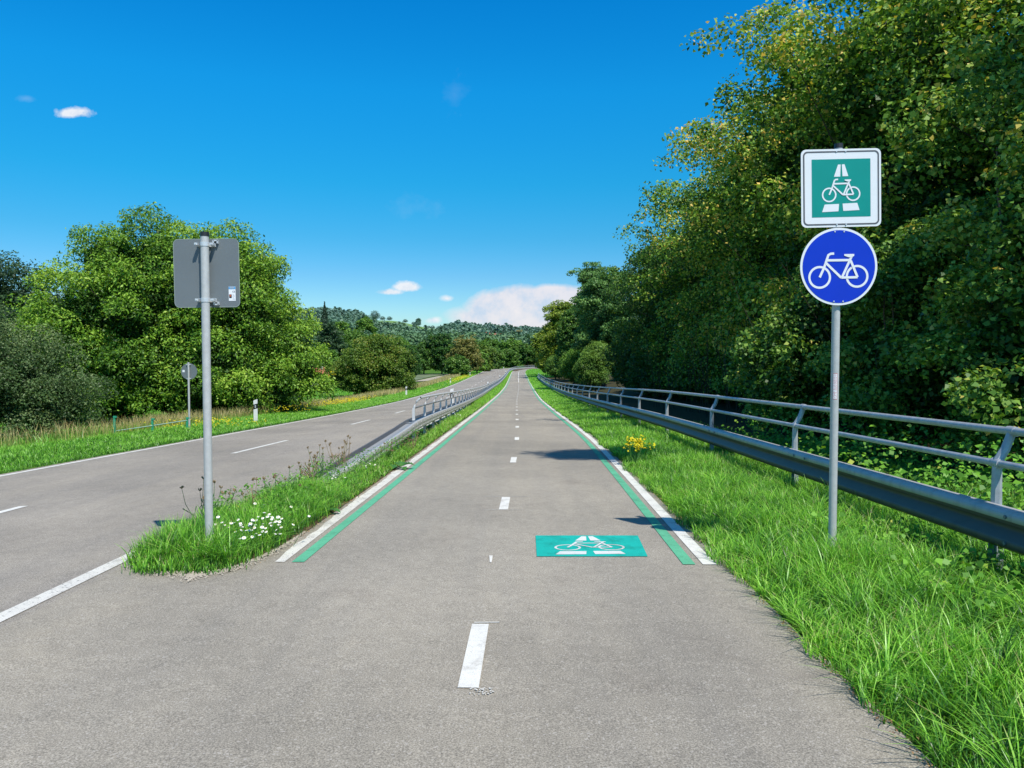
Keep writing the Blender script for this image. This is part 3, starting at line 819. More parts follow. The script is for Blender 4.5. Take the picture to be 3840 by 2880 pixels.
def tree(name, label, x, y, lobes, n, leaf, mat, group=None, cat='tree', th=None, tr=.18, bark='bark', stems=1, seed=1, spread=.35, **k):
    e = empty(name, (x, y, Hf(x, y)), label=label, cat=cat, group=group)
    c, cc = crown('crown', lobes, n, leaf, mat, e, seed=seed, **k)
    top = max(l[2] for l in lobes)
    trunk('trunk', e, th or top * .72, tr, cc[::2], M[bark], seed, stems, spread)
    return e

# the big walnut left of the road (35 m away)
walnut = tree('walnut_tree', 'large spreading light green walnut tree behind the grey back of the square sign', -15.6, 36,
     boughs([(-.8, 0, 5.4, 3.6, 3.2, 3.3), (-3.6, -.3, 4.5, 2.8, 3.0, 2.6), (2.4, 0, 5.2, 2.5, 3.0, 2.9), (-2.9, 0, 7.3, 1.8, 1.8, 1.6), (-.6, 0, 7.6, 1.7, 1.8, 1.5), (1.6, .2, 7.2, 1.7, 1.8, 1.6), (-4.2, -1, 2.3, 2.3, 2.2, 1.8),
      (-1, -1.4, 2.4, 2.8, 2.0, 2.0), (2.4, -1.3, 2.3, 2.6, 2.0, 2.0)], 98, .55, 1.15, 3, flatz=.8, spikes=20, zlow=.35, gap=.80) + [(-6.0, 0, 6.5, .9, .8, .45, .04), (-6.4, 0, 5.0, .7, .8, .4, .04), (4.4, 0, 7.0, .6, .7, .5, .03), (3.7, 0, 8.2, .6, .6, .5, .03)],
     170000, .15, M['walnut'], seed=3, clump=.46, droop=.5, tr=.26, th=6.0, stems=3, spread=.5, asp=.45, ts=.17, inner=.22, flat=.8, bark='barkdark', tm=.5)
tree('walnut_tree', 'lower rounded walnut tree adjoining the right side of the largest tree', -12.0, 38,
     boughs([(.0, 0, 3.0, 2.5, 2.4, 2.4), (1.3, -.5, 2.0, 1.4, 1.6, 1.6), (-1.2, -.8, 2.0, 1.9, 1.8, 1.6), (-.6, .3, 6.6, .8, 1.0, 1.3), (-.9, .3, 5.2, 1.1, 1.2, 1.5)], 46, .42, .95, 4, flatz=.8, spikes=10, zlow=.3, gap=.8),
     75000, .15, M['walnut'], seed=4, clump=.42, droop=.5, tr=.16, th=3.2, stems=2, asp=.45, ts=.16, inner=.22, flat=.8, tm=.54, bark='barkdark')
tree('shade_fill_shrub', 'dark leaf mass added to deepen the shade under the large walnut crown', -15.8, 36.5, boughs([(-3, 0, .9, 2.2, 1.2, 1.1), (0, .5, 1.0, 2.4, 1.2, 1.1), (3, 0, .9, 2.4, 1.2, 1.2)], 36, .35, .7, 70, zlow=.1), 26000, .13, M['ivy'], seed=70, clump=.35, tr=.04, th=1, tm=.35, stems=4, spread=1.2, cat='shade_fill_shrub')  # dark foliage added to deepen the shade around the trunks
tree('willow_bush', 'grey green small leaved bush at the left photo edge before the walnut', -15.6, 23.5,
     boughs([(0, 0, 1.7, 2.4, 2.0, 1.7), (-1.8, .5, 2.7, 2.1, 2., 1.4), (1.5, -.2, 1.1, 1.2, 1.5, 1.1)], 56, .32, .72, 5, spikes=18, zlow=.05, flatz=.9), 80000, .08, M['olive'], seed=5, clump=.3, tr=.12, th=2, stems=4, asp=.5, cat='bush')
tree('broadleaf_tree', 'dark green tree behind the grey bush at the far left edge', -30.5, 44,
     boughs([(0, 0, 5.9, 3.8, 3, 3.0), (-3, 0, 5.5, 3.3, 3, 3.1), (1.6, -1, 4, 3.0, 2.5, 2.8)], 50, .7, 1.3, 6, spikes=12), 60000, .17, M['darktree'], seed=6, clump=.9, tr=.3, asp=.6)
tree('broadleaf_tree', 'dull green tree crown peeking out left of the walnut below its top', -29.0, 58,
     [(0, 0, 6.0, 3.6, 3, 3.4), (3.6, 0, 4.6, 3.2, 2.5, 3.)], 30000, .22, M['mid'], seed=7, clump=1.0, tr=.3, tm=.25)
# dead twiggy crown above
e = empty('bare_tree', (-38, 62, Hf(-38, 62)), label='bare grey twigs of a leafless tree rising above the dark tree at far left', cat='tree')
mb = MB(); rg = random.Random(4)
def twig(p, d, l, r, k):
    q = p + d * l
    mb.tube([p, q], [r, r * .6], 4, cap=False)
    if k:
        for _ in range(3):
            twig(q if rg.random() < .6 else p.lerp(q, .6), (d + Vector((rg.gauss(0, .45), rg.gauss(0, .45), rg.gauss(.1, .25)))).normalized(), l * .72, r * .62, k - 1)
for _ in range(4): twig(Vector((0, 0, 0)), Vector((rg.gauss(0, .28), rg.gauss(0, .2), 1)).normalized(), 3.4, .12, 5)
mb.build('branches', plain('grey_twigs', (.20, .18, .17), .9), e)

# bush in the meadow (81 m)
tree('meadow_bush', 'big rounded olive green bush standing alone in the meadow right of the walnut', -15.2, 84,
     boughs([(0, 0, 2.9, 3.7, 3.2, 2.8), (-2.5, -.4, 1.9, 2.1, 2.2, 1.9), (2.4, 0, 2.7, 1.8, 2.4, 2.5), (.9, 0, 4.6, 2.0, 2.2, 1.5), (.3, -.8, 1.2, 3.2, 2, 1.3)], 70, .5, 1.0, 8, spikes=16, zlow=.1, flatz=.9, gap=.62), 60000, .2, M['bushy'], seed=8, clump=.45, tr=.2, th=3, stems=4, asp=.6, tm=.5, ts=.14, cat='bush')
tree('spruce_like_bush', 'small dark green tree with short trunk touching the right side of the round meadow bush', -12.4, 86,
     [(0, 0, 3.0, 1.9, 1.9, 2.0)], 16000, .22, M['ivy'], seed=9, clump=.7, tr=.16, th=2.4, tm=.35, cat='tree').name = 'small_tree'

# ---- trees and bushes along the far side of the meadow / bend: (px ratio at distance) -> world
def rt(r, d): return r * d, d
far_list = [
    (-.236, 250, 4.4, 15.0, 'darktree', .5, 'dark_tree', 'dark blue green tree just right of the walnut, below the spruce tip'),
    (-.2225, 330, 4.6, 18.2, 'light', .35, 'broadleaf_tree', 'tall light green tree rising behind the round meadow bush'),
    (-.205, 300, 6.0, 13.5, 'mid', .5, 'broadleaf_tree', 'mid green tree below the two domed bright trees'),
    (-.191, 380, 5.4, 20.0, 'light', .32, 'broadleaf_tree', 'domed bright green tree highest in the belt behind the meadow'),
    (-.172, 280, 5.5, 11.5, 'mid', .45, 'broadleaf_tree', 'tree half hidden by the top of the meadow bush'),
    (-.2353, 150, 1.9, 6.0, 'light', .3, 'hazel_bush', 'light green garden bush near the small red roof'),
    (-.150, 240, 5.0, 9.0, 'light', .2, 'broadleaf_tree', 'pale tree peeking out right of the meadow bush top'),
    (-.1145, 190, 3.2, 7.6, 'mid', .3, 'broadleaf_tree', 'dull green tree between meadow bush and the tallest dark tree'),
    (-.134, 195, 3.2, 7.0, 'bushy', .3, 'broadleaf_tree', 'olive tree touching the right shoulder of the meadow bush'),
    (-.0915, 190, 3.2, 10.2, 'ivy', .42, 'dark_tree', 'tallest dark tree above the pale farm track'),
    (-.0607, 175, 3.4, 8.2, 'brown', .45, 'autumn_tree', 'browning orange tinted tree right of the farm track'),
    (-.071, 165, 2.6, 4.0, 'mid', .55, 'hazel_bush', 'low green bush at the end of the farm track'),
    (-.0455, 185, 2.4, 6.2, 'light', .3, 'broadleaf_tree', 'small bright tree right beside the browning one'),
    (-.035, 205, 3.0, 6.6, 'bushy', .4, 'broadleaf_tree', 'olive tree above the fourth reflector post'),
    (-.022, 235, 3.2, 6.2, 'mid', .45, 'broadleaf_tree', 'mid green tree left of the domed tree behind the bend'),
    (-.006, 262, 3.6, 6.0, 'mid', .5, 'broadleaf_tree', 'low green tree directly behind the road bend'),
    (.000, 292, 5.2, 10.0, 'light', .22, 'broadleaf_tree', 'brighter green domed tree straight behind the road bend'),
    (.0205, 285, 4.2, 7.8, 'mid', .4, 'broadleaf_tree', 'green tree at the right end of the belt, partly behind the roadside hedge'),
    (.040, 290, 5.0, 9.0, 'darktree', .5, 'dark_tree', 'dark tree where the bend disappears behind the hedge'),
    (-.100, 260, 5.0, 9.5, 'darktree', .6, 'dark_tree', 'dark crown in the second row left of the tallest dark tree'),
    (-.049, 270, 5.5, 8.8, 'mid', .35, 'broadleaf_tree', 'wide green tree in the second row behind the browning tree'),
    (-.028, 300, 5.5, 9.5, 'light', .18, 'broadleaf_tree', 'pale green tree in the second row behind the olive tree'),
]
for i, (r, d, rr, hh, pal, tm, nm, lb) in enumerate(far_list):
    x, y = rt(r, d)
    rg = random.Random(100 + i)
    rz = hh * .48
    lob = [(0, 0, hh * .52, rr * .85, rr * .8, rz * .95)]
    for q in range(5):
        a = rg.uniform(0, 6.28)
        lob.append((rr * .5 * math.cos(a), rr * .5 * math.sin(a), hh * rg.uniform(.25, .72), rr * rg.uniform(.45, .62), rr * .5, rz * rg.uniform(.4, .55)))
    tree(nm, lb, x, y, boughs(lob, 40, rr * .2, rr * .36, 100 + i, spikes=8, flatz=.85, zlow=.3), 15000, d * .0021, M[pal], seed=100 + i, clump=rr * .15, tm=tm, ts=.13, tr=.2, th=hh * .5, cat='bush' if 'bush' in nm else 'tree', flat=.65, asp=.7, inner=.2, group='trees across the valley behind the meadow')

# spruce behind
def spruce(name, label, x, y, h, r, group=None, tiers=16):
    e = empty(name, (x, y, Hf(x, y)), label=label, cat='tree', group=group)
    n = 9000; t = R.uniform(0, 1, n) ** .7; a = R.uniform(0, 6.28, n)
    ti = (t * tiers) % 1
    rad_ = r * t * (.45 + .6 * ti) * (.8 + .25 * np.sin(a * 7 + np.floor(t * tiers) * 2.3)) * R.uniform(.3, 1, n) ** .3
    c = np.stack([rad_ * np.cos(a), rad_ * np.sin(a), h * (1 - t * .93) - ti * h * .02], 1)
    nr = unit(np.stack([np.cos(a) * .5, np.sin(a) * .5, np.ones(n)], 1) + R.normal(0, .4, (n, 3)))
    V, Fs = leaf_quads(c, nr, unit(np.stack([np.cos(a), np.sin(a), -.3 * np.ones(n)], 1)), R.uniform(.5, 1.1, n) * h * .035, R.uniform(.2, .4, n) * h * .03)
    np_mesh('crown', V, Fs, 4, M['spruce'], e, np.clip(R.normal(.5, .2, n), 0, 1))
    m_ = MB(); m_.tube([(0, 0, 0), (0, 0, h * .95)], [h * .018, h * .003], 7); m_.build('trunk', M['barkdark'], e)
    return e
spruce('spruce_tree', 'dark pointed spruce standing above the trees just right of the walnut', -.243 * 300, 300, 25.0, 6.0)

# ---- hillside wood: one mass
def wood():
    rg = np.random.default_rng(11)
    allp, alln, alld, alls, allt = [], [], [], [], []
    cnt = 0
    while cnt < 2600:
        y = rg.uniform(0, 1) ** .8 * (860 - 300) + 300
        r = rg.uniform(-.42, .14)
        x = r * y
        lim = np.interp(r, [-.42, -.22, -.17, -.13, -.10, -.07, .14], [860, 860, 610, 560, 600, 830, 860])
        if y > lim and not (rg.uniform() < .012): continue
        vil = -.04 < r < .028
        if vil and 600 < y < 765 and rg.uniform() < .93: continue
        cnt += 1
        hh = (.55 if vil and 430 < y < 610 else 1) * rg.uniform(7, 14) * (.6 if y > lim else 1); rr = hh * rg.uniform(.32, .5)
        z = Hf(x, y)
        m = int(np.interp(y, [300, 500, 860], [420, 210, 110]))
        conif = rg.uniform() < .15
        nb = 5
        bc = rg.normal(0, .42, (nb, 3)) * np.array([rr, rr, hh * .22]) + np.array([0, 0, hh * .55])
        k = rg.integers(0, nb, m)
        dv = unit(rg.normal(0, 1, (m, 3)) + np.array([0, -.3, .4]))
        pos = bc[k] + dv * np.array([rr * .62, rr * .62, hh * .32]) * rg.uniform(.75, 1.05, (m, 1))
        if conif:
            f = np.clip((hh * 1.05 - pos[:, 2]) / hh, .08, 1); pos[:, :2] *= f[:, None]; pos[:, 2] *= 1.1
        tone = rg.normal(.48, .10) - (.2 if conif else 0)
        allp.append(pos + np.array([x, y, z])); alln.append(unit(dv + rg.normal(0, .5, (m, 3)) + np.array([0, 0, .3])))
        alls.append(rg.uniform(.6, 1.3, m) * (y * .0040)); allt.append(np.clip(tone + rg.normal(0, .05, m) + .08 * dv[:, 2], 0, 1))
    p = np.vstack(allp); n_ = np.vstack(alln); s = np.concatenate(alls)
    V, Fs = leaf_quads(p, n_, unit(rg.normal(0, 1, p.shape)), s, s * .8)
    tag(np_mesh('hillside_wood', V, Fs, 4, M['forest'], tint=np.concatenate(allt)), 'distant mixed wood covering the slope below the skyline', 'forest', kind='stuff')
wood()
# ridge trees one can tell apart against the sky
ridge = [(-.2355, 6, 'pair'), (-.2265, 9, 'pair'), (-.178, 10, 'solo'), (-.168, 5.5, 'r'), (-.159, 5.5, 'r'), (-.1385, 5, 'r'), (-.128, 4, 'r'), (-.1215, 5, 'r'), (-.1125, 3.6, 'r'), (-.108, 3.6, 'r'), (-.103, 5, 'r'), (-.095, 6, 'r'), (-.089, 7, 'r')]
protor = None
for i, (r, hh, kd) in enumerate(ridge):
    y = 812; x = r * y
    if protor is None:
        protor = tree('ridge_tree', 'x', x, y, [(0, 0, .42, .46, .42, .40), (.25, 0, .30, .35, .3, .28), (-.25, 0, .28, .3, .3, .26)], 900, .085, M['forest'], seed=50, clump=.12, tr=.03, th=.3, tm=.3)
        q = protor
    else: q = copy_tree(protor)
    q.location = (x, y, Hf(x, y) - .4); q.scale = (hh, hh, hh * (1.15 if kd != 'r' else .9)); q['group'] = 'small trees along the skyline ridge'
    q['label'] = {'pair': 'narrow dark tree on the left part of the green ridge', 'solo': 'tallest pointed tree on the ridge above the meadow bush', 'r': 'small round tree standing on the skyline of the green ridge'}[kd]
    if kd == 'pair': q['label'] = ('smaller' if hh < 7 else 'taller') + ' dark tree of the pair on the skyline above the bright green dome tree'

# ---- right hand hedge row: near trees
def hedge_tree(label, x, y, lobes, n, leaf, mat, seed, nm='maple_tree', **k):
    a = dict(clump=.46, tr=.12, stems=4, spread=.6, bark='barkdark', asp=.8, inner=.30, flat=.7, ts=.17)
    a.update(k)
    return tree(nm, label, x, y, lobes, n, leaf, mat, seed=seed, group='trees of the roadside hedge on the right', **a)
def hl(w, d, h, seed, over=0., nb=44, r=(.6, 1.3)):
    rg = random.Random(seed)
    L = [(0, 0, h * .60, d * .88, w, h * .34), (rg.uniform(-.2, .1) * d, rg.uniform(-.4, .4) * w, h * .74, d * .62, w * .6, h * .22)]
    for q in (-.55, .05, .6): L.append((-d * .1, q * w, h * .26, d * .78, w * .58, h * .24))
    L = boughs(L, nb, r[0], r[1], seed, spikes=12, core=.70, gap=.82)
    for q in (-.6, 0, .6): L.append((-d * .2, q * w, 1.2, d * .62, w * .45, 1.4, -.1))
    for q in range(5):
        a = rg.uniform(-1, 1); L.append((-d * rg.uniform(.95, 1.15), a * w, h * rg.uniform(.4, .8), rg.uniform(.45, .75), .5, .35, .05))
    if over: L.append((-d * 1.0, over * w, h * .48, .9, .7, .4, .05)); L.append((-d * .8, over * w, h * .5, .9, .8, .5))
    return L
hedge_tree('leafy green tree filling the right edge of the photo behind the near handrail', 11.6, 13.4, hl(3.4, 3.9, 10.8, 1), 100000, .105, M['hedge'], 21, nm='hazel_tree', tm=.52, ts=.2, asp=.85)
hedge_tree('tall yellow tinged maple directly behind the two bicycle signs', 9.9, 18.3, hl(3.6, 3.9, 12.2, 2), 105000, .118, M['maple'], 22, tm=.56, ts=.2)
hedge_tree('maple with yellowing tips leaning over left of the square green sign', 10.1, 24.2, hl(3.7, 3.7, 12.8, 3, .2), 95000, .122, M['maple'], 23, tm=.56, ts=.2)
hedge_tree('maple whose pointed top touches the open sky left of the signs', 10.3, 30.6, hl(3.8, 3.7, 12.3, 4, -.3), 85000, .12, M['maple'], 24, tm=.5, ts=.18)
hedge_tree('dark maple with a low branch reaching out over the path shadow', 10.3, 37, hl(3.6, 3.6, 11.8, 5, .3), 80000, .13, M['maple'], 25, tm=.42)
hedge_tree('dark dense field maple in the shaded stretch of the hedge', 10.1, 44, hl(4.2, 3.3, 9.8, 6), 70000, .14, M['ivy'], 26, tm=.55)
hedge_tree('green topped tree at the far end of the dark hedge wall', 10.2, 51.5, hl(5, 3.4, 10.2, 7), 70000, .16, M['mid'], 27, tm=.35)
hedge_tree('feathery light green robinia above the far handrail', 8.6, 74, boughs([(0, 0, 9.0, 2.4, 3, 2.3), (-1.0, 1, 10.8, 1.4, 2, 1.2), (.8, -2, 7.0, 2.5, 2.6, 2.1), (.2, 0, 4.8, 2.3, 3., 2.4), (1.5, 3, 10, 1.7, 2, 1.5)], 50, .55, 1.1, 28, flatz=.5, spikes=12), 60000, .16, M['robinia'], 28, nm='robinia_tree', tm=.5, clump=.5, flat=.45, inner=.2)
hedge_tree('robinia crown behind the feathery one, deeper in the hedge', 10.2, 88, [(0, 0, 9.0, 2.8, 3, 3.4), (0, 0, 5, 3, 3, 3)], 36000, .22, M['robinia'], 29, nm='robinia_tree', tm=.35)
hedge_tree('yellow green tree beside the far end of the right handrail', 9.3, 138, boughs([(0, 0, 8.6, 3.0, 3.5, 3.4), (-.9, 0, 11.0, 2.0, 2.4, 2.1), (-1.2, -1, 6., 2.9, 2.5, 2.6), (-.6, 0, 3.6, 2.9, 3, 2.8), (1.2, 0, 11.3, 1.9, 2, 1.9)], 50, .8, 1.5, 30, flatz=.55, spikes=12), 50000, .26, M['yellowtree'], 30, nm='field_maple_tree', tm=.52, clump=.6)
hedge_tree('smaller yellow green tree overhanging at the leftmost end of the hedge', 7.9, 152, [(0, 0, 5.5, 3.0, 3, 3.6), (-1.6, 0, 6.6, 2.0, 2, 2.4), (0, 0, 2.6, 2.8, 3, 2.4)], 26000, .3, M['yellowtree'], 31, nm='field_maple_tree', tm=.55, clump=.9)
hedge_tree('tree between the robinia and the yellow green tree', 9.6, 112, [(0, 0, 6.5, 3., 4, 4.2), (0, 0, 3., 3.2, 4, 3)], 36000, .25, M['mid'], 32, nm='field_maple_tree', tm=.42)
tree('hazel_bush', 'sunlit light green bush behind the middle of the right handrail', 7.2, 86, [(0, 0, 2.2, 1.8, 2.2, 2.0), (.4, -1.5, 3.2, 1.4, 1.8, 1.3)], 20000, .15, M['light'], seed=33, clump=.5, tm=.5, tr=.08, stems=3, cat='bush')
tree('hazel_bush', 'mid green bush where the sunlit part of the hedge meets the dark wall', 6.9, 66, [(0, 0, 1.8, 1.4, 2., 1.7), (.4, 0, 3.0, 1.2, 1.6, 1.2)], 18000, .13, M['mid'], seed=34, clump=.45, tm=.7, tr=.08, stems=3, cat='bush')
tree('hazel_bush', 'low green bush at the foot of the tree by the handrail end', 7.4, 124, [(0, 0, 1.9, 1.9, 3., 1.8)], 10000, .2, M['mid'], seed=35, clump=.6, tm=.6, tr=.08, stems=3, cat='bush')
tree('ivy_bush', 'sunlit ivy and field maple bush behind the nearest handrail post at the right edge', 6.5, 9.2, boughs([(0, 0, 1.4, 1.2, 1.3, 1.5), (.5, .5, 2.9, 1.2, 1.2, 1.5), (1.0, .8, 4.6, 1.1, 1.2, 1.3)], 26, .3, .6, 41, zlow=.15, spikes=10), 52000, .075, M['hedge'], seed=41, clump=.3, tm=.55, tr=.03, stems=4, asp=.85, cat='bush', inner=.3)
tree('ivy_bush', 'ivy bush behind the handrail just right of the bicycle sign pole', 6.3, 12.4, boughs([(0, 0, 1.3, 1.0, 1.6, 1.4), (.4, .5, 2.7, .9, 1.2, 1.2)], 24, .3, .55, 42, zlow=.15, spikes=8), 38000, .08, M['hedge'], seed=42, clump=.3, tm=.45, tr=.03, stems=4, asp=.85, cat='bush', inner=.3)
tree('ivy_bush', 'dark ivy bush behind the handrail just left of the bicycle sign pole', 6.1, 16.2, boughs([(0, 0, 1.2, 1.0, 1.9, 1.3), (.3, -.6, 2.3, .8, 1.2, 1.1)], 24, .3, .55, 44, zlow=.15, spikes=8), 30000, .09, M['hedge'], seed=44, clump=.3, tm=.36, tr=.03, stems=4, asp=.85, cat='bush', inner=.3)
tree('oak_tree', 'tall tree beside the near end of the path throwing the large leafy shadow across it', 7.7, 5.6, [(-1.35, .45, 12.4, .75, .65, .55), (1.2, .3, 11.6, 1.1, .8, .8), (-2.0, .55, 12.4, .5, .4, .35)], 11000, .14, M['maple'], seed=43, clump=.6, tr=.14, th=12, bark='barkdark', inner=.3)
# second, hidden rank so the sky does not show under the crowns
for i, (yy_, xx_) in enumerate(((19, 15.5), (26, 15), (33, 14.5), (45, 14), (58, 13.5), (100, 14), (125, 14))):
    hedge_tree('dark inner tree standing deep inside the hedge behind the front row', xx_, yy_, [(0, 0, 5.5, 2.6, 5.2, 3.4), (0, 0, 2.6, 2.6, 5, 2.4)], 26000, .22, M['ivy'], 60 + i, nm='inner_tree', tm=.3)
# slender stems and trailing twigs visible in the shade under the crowns
for i in range(14):
    y = 13 + i * 1.6 + R.uniform(-.4, .4); x = 5.9 + R.uniform(0, .9)
    m_ = MB(); rg = random.Random(i)
    for s in range(3):
        p = Vector((rg.uniform(-.2, .2), rg.uniform(-.3, .3), 0)); pts = [p]
        d = Vector((rg.uniform(-.15, .1), rg.uniform(-.25, .25), 1))
        for k in range(6):
            d = (d + Vector((rg.gauss(0, .12), rg.gauss(0, .12), 0))).normalized(); p = p + d * rg.uniform(.5, .75); pts.append(p)
        m_.tube(pts, [.013 * (1 - .13 * k) for k in range(7)], 5, cap=False)
    tag(m_.build('sapling_stem', M['barkdark'], loc=(x, y, Hf(x, y))), 'thin bare brown sapling stem in the shade at the hedge foot', 'sapling', 'bare stems at the foot of the hedge')

# ------------------------------------------------------------------ guardrails
def sweep(name, L, prof, z_of, mat, parent, closed=False, smooth=False):
    f = frames(L); n = len(L); m = len(prof)
    V = np.zeros((n, m, 3)); zz = z_of(L[:, 1])
    for k, (a, b) in enumerate(prof):
        V[:, k, 0] = L[:, 0] + f[:, 0] * a; V[:, k, 1] = L[:, 1] + f[:, 1] * a; V[:, k, 2] = zz + b
    mm = m if closed else m - 1
    i = (np.arange(n - 1)[:, None] * m); k = np.arange(mm)[None, :]; k2 = (k + 1) % m
    Fs = np.stack([i + k, i + k2, i + m + k2, i + m + k], -1).reshape(-1, 4)
    o = np_mesh(name, V.reshape(-1, 3), Fs, 4, mat, parent)
    if smooth: o.data.polygons.foreach_set('use_smooth', [True] * len(Fs))
    return o
circ = lambda r, a=0., b=0., n=10: [(a + r * math.cos(t), b + r * math.sin(t)) for t in [2 * math.pi * k / n for k in range(n)]]

# right guardrail
gr = empty('guardrail', (3.54, 5.63, float(P(5.63))), label='long steel guardrail with double tubular handrail on the right verge, in front of the hedge', cat='guardrail')
def rel(o, e):
    o.location = (-e.location[0], -e.location[1], -e.location[2]); return o
top_r = lambda y: P(y) + .545
thick = .004
prof_w = [(.0, -.005), (-.02, 0), (-.085, -.035), (-.085, -.085), (-.005, -.13), (-.005, -.175), (-.085, -.22), (-.085, -.27), (-.02, -.308), (0, -.303),
          (.003, -.300), (-.018, -.303), (-.08, -.266), (-.08, -.222), (0, -.178), (0, -.127), (-.08, -.082), (-.08, -.039), (-.018, -.005), (.003, -.008)]
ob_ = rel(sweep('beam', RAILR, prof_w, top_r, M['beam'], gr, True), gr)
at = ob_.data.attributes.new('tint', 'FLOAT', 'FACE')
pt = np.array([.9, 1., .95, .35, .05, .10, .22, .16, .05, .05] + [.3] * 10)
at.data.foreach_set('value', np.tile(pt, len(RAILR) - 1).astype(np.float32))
o = sweep('handrail', RAILR + frames(RAILR) * .13, circ(.029), lambda y: P(y) + 1.065, M['galv'], gr, True, True); rel(o, gr); o['label'] = 'upper tubular rail'
o = sweep('handrail', RAILR + frames(RAILR) * .03, circ(.027), lambda y: P(y) + .83, M['galv'], gr, True, True); rel(o, gr); o['label'] = 'lower tubular rail'
def handrail_post(x, y, z0, up1, lean, up2, r, parent, mat, name='handrail_post', low=.05):
    m_ = MB()
    p = [(0, 0, -low), (0, 0, up1 - .04), (.012, 0, up1 + .03), (lean * .55, 0, up1 + up2 * .45), (lean, 0, up1 + up2)]
    m_.tube(p, [r * 1.15, r, r, r * .95, r * .9], 8)
    m_.tube([(.002, -.045, up1), (.002, .045, up1)], r * 1.12, 10)      # sleeve round the lower rail
    m_.tube([(lean, -.045, up1 + up2), (lean, .045, up1 + up2)], r * 1.08, 10)
    o = m_.build(name, mat, parent, smooth=True)
    o.location = (x, y, z0)
    return o
firsth = None; firstp = None
for k in range(-1, 33):
    y = 5.63 + 4 * k
    if y > 132.5: break
    x = float(fx(RAILR, y)); z = float(P(y))
    loc = (x + .03 - gr.location[0], y - gr.location[1], z + .52 - gr.location[2])
    if firsth is None: firsth = handrail_post(*loc, .31, .105, .235, .034, gr, M['galv'])
    else:
        c_ = firsth.copy(); col.objects.link(c_); c_.parent = gr; c_.location = loc
    if firstp is None:
        m_ = MB()
        m_.box((.06, 0, -.2), (.006, .10, .9)); m_.box((.035, -.05, -.2), (.05, .005, .9)); m_.box((.035, .05, -.2), (.05, .005, .9))
        m_.box((.02, 0, .1), (.03, .06, .12))
        firstp = m_.build('post', M['galv'], gr)
    else: firstp = firstp.copy(); col.objects.link(firstp); firstp.parent = gr
    firstp.location = (x - gr.location[0], y - gr.location[1], z + .26 - gr.location[2])
def bolts(parent, pts, r, l, sx_, mat):
    first = None
    for x, y, z in pts:
        if first is None:
            m_ = MB(); m_.tube([(0, 0, 0), (sx_ * l, 0, 0)], r, 8); first = m_.build('bolt', mat, parent)
        else: first = first.copy(); col.objects.link(first); first.parent = parent
        first.location = (x - parent.location[0], y - parent.location[1], z - parent.location[2])
bolts(gr, [(float(fx(RAILR, y)) - .086, y, float(top_r(y)) + dz) for y in [5.0 + 4 * k + dy for k in range(10) for dy in (0, .34)] for dz in (-.06, -.245)], .014, .01, -1, M['alu'])

# left guardrail (double sided box beam with sunken end)
gl = empty('guardrail', (-2.18, 17, float(P(17))), label='light steel guardrail between road and cycle path, its end sloping down into the grass', cat='guardrail')
def zl(y): return P(y) + np.interp(y, [8.4, 9.4, 10.4, 12.4, 14.6, 15.7, 16.4, 17.2], [-.02, .05, .12, .24, .34, .39, .43, .455])
LB = catmull(sub(RAILL, 8.5, 204)[::2], .5); LB = np.vstack([LB, RAILL[RAILL[:, 1] > 204.6]])
prof_b = [(.10, -.20), (.125, -.185), (.125, -.12), (.118, -.11), (.125, -.10), (.125, -.015), (.11, 0), (.075, 0), (.065, -.035), (-.11, -.045), (-.13, .012), (-.16, .012),
          (-.18, -.02), (-.18, -.2), (-.175, -.2), (-.175, -.022), (-.157, .008), (-.133, .008), (-.108, -.055), (.07, -.045), (.078, -.004), (.108, -.004), (.12, -.017), (.12, -.183), (.10, -.195)]
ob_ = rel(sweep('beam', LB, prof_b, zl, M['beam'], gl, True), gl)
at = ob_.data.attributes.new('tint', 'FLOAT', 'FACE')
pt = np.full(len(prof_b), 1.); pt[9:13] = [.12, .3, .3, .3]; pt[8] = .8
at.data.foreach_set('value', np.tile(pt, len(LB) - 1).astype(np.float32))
LH = LB[LB[:, 1] >= 17.0]; LH = np.vstack([[fx(RAILL, 17.0), 17.0], LH[LH[:, 1] > 17.02]])
o = sweep('handrail', LH + frames(LH) * .15, circ(.027), lambda y: P(y) + .945, M['galvlight'], gl, True, True); rel(o, gl); o['label'] = 'upper tubular rail'
o = sweep('handrail', LH + frames(LH) * .02, circ(.020), lambda y: P(y) + .725, M['galvdark'], gl, True, True); rel(o, gl); o['label'] = 'lower rail'
dl = np.concatenate([[0], np.cumsum(np.sqrt(((LH[1:] - LH[:-1]) ** 2).sum(1)))])
hp = None; restH = MB(); restP = MB(); cnt = 0
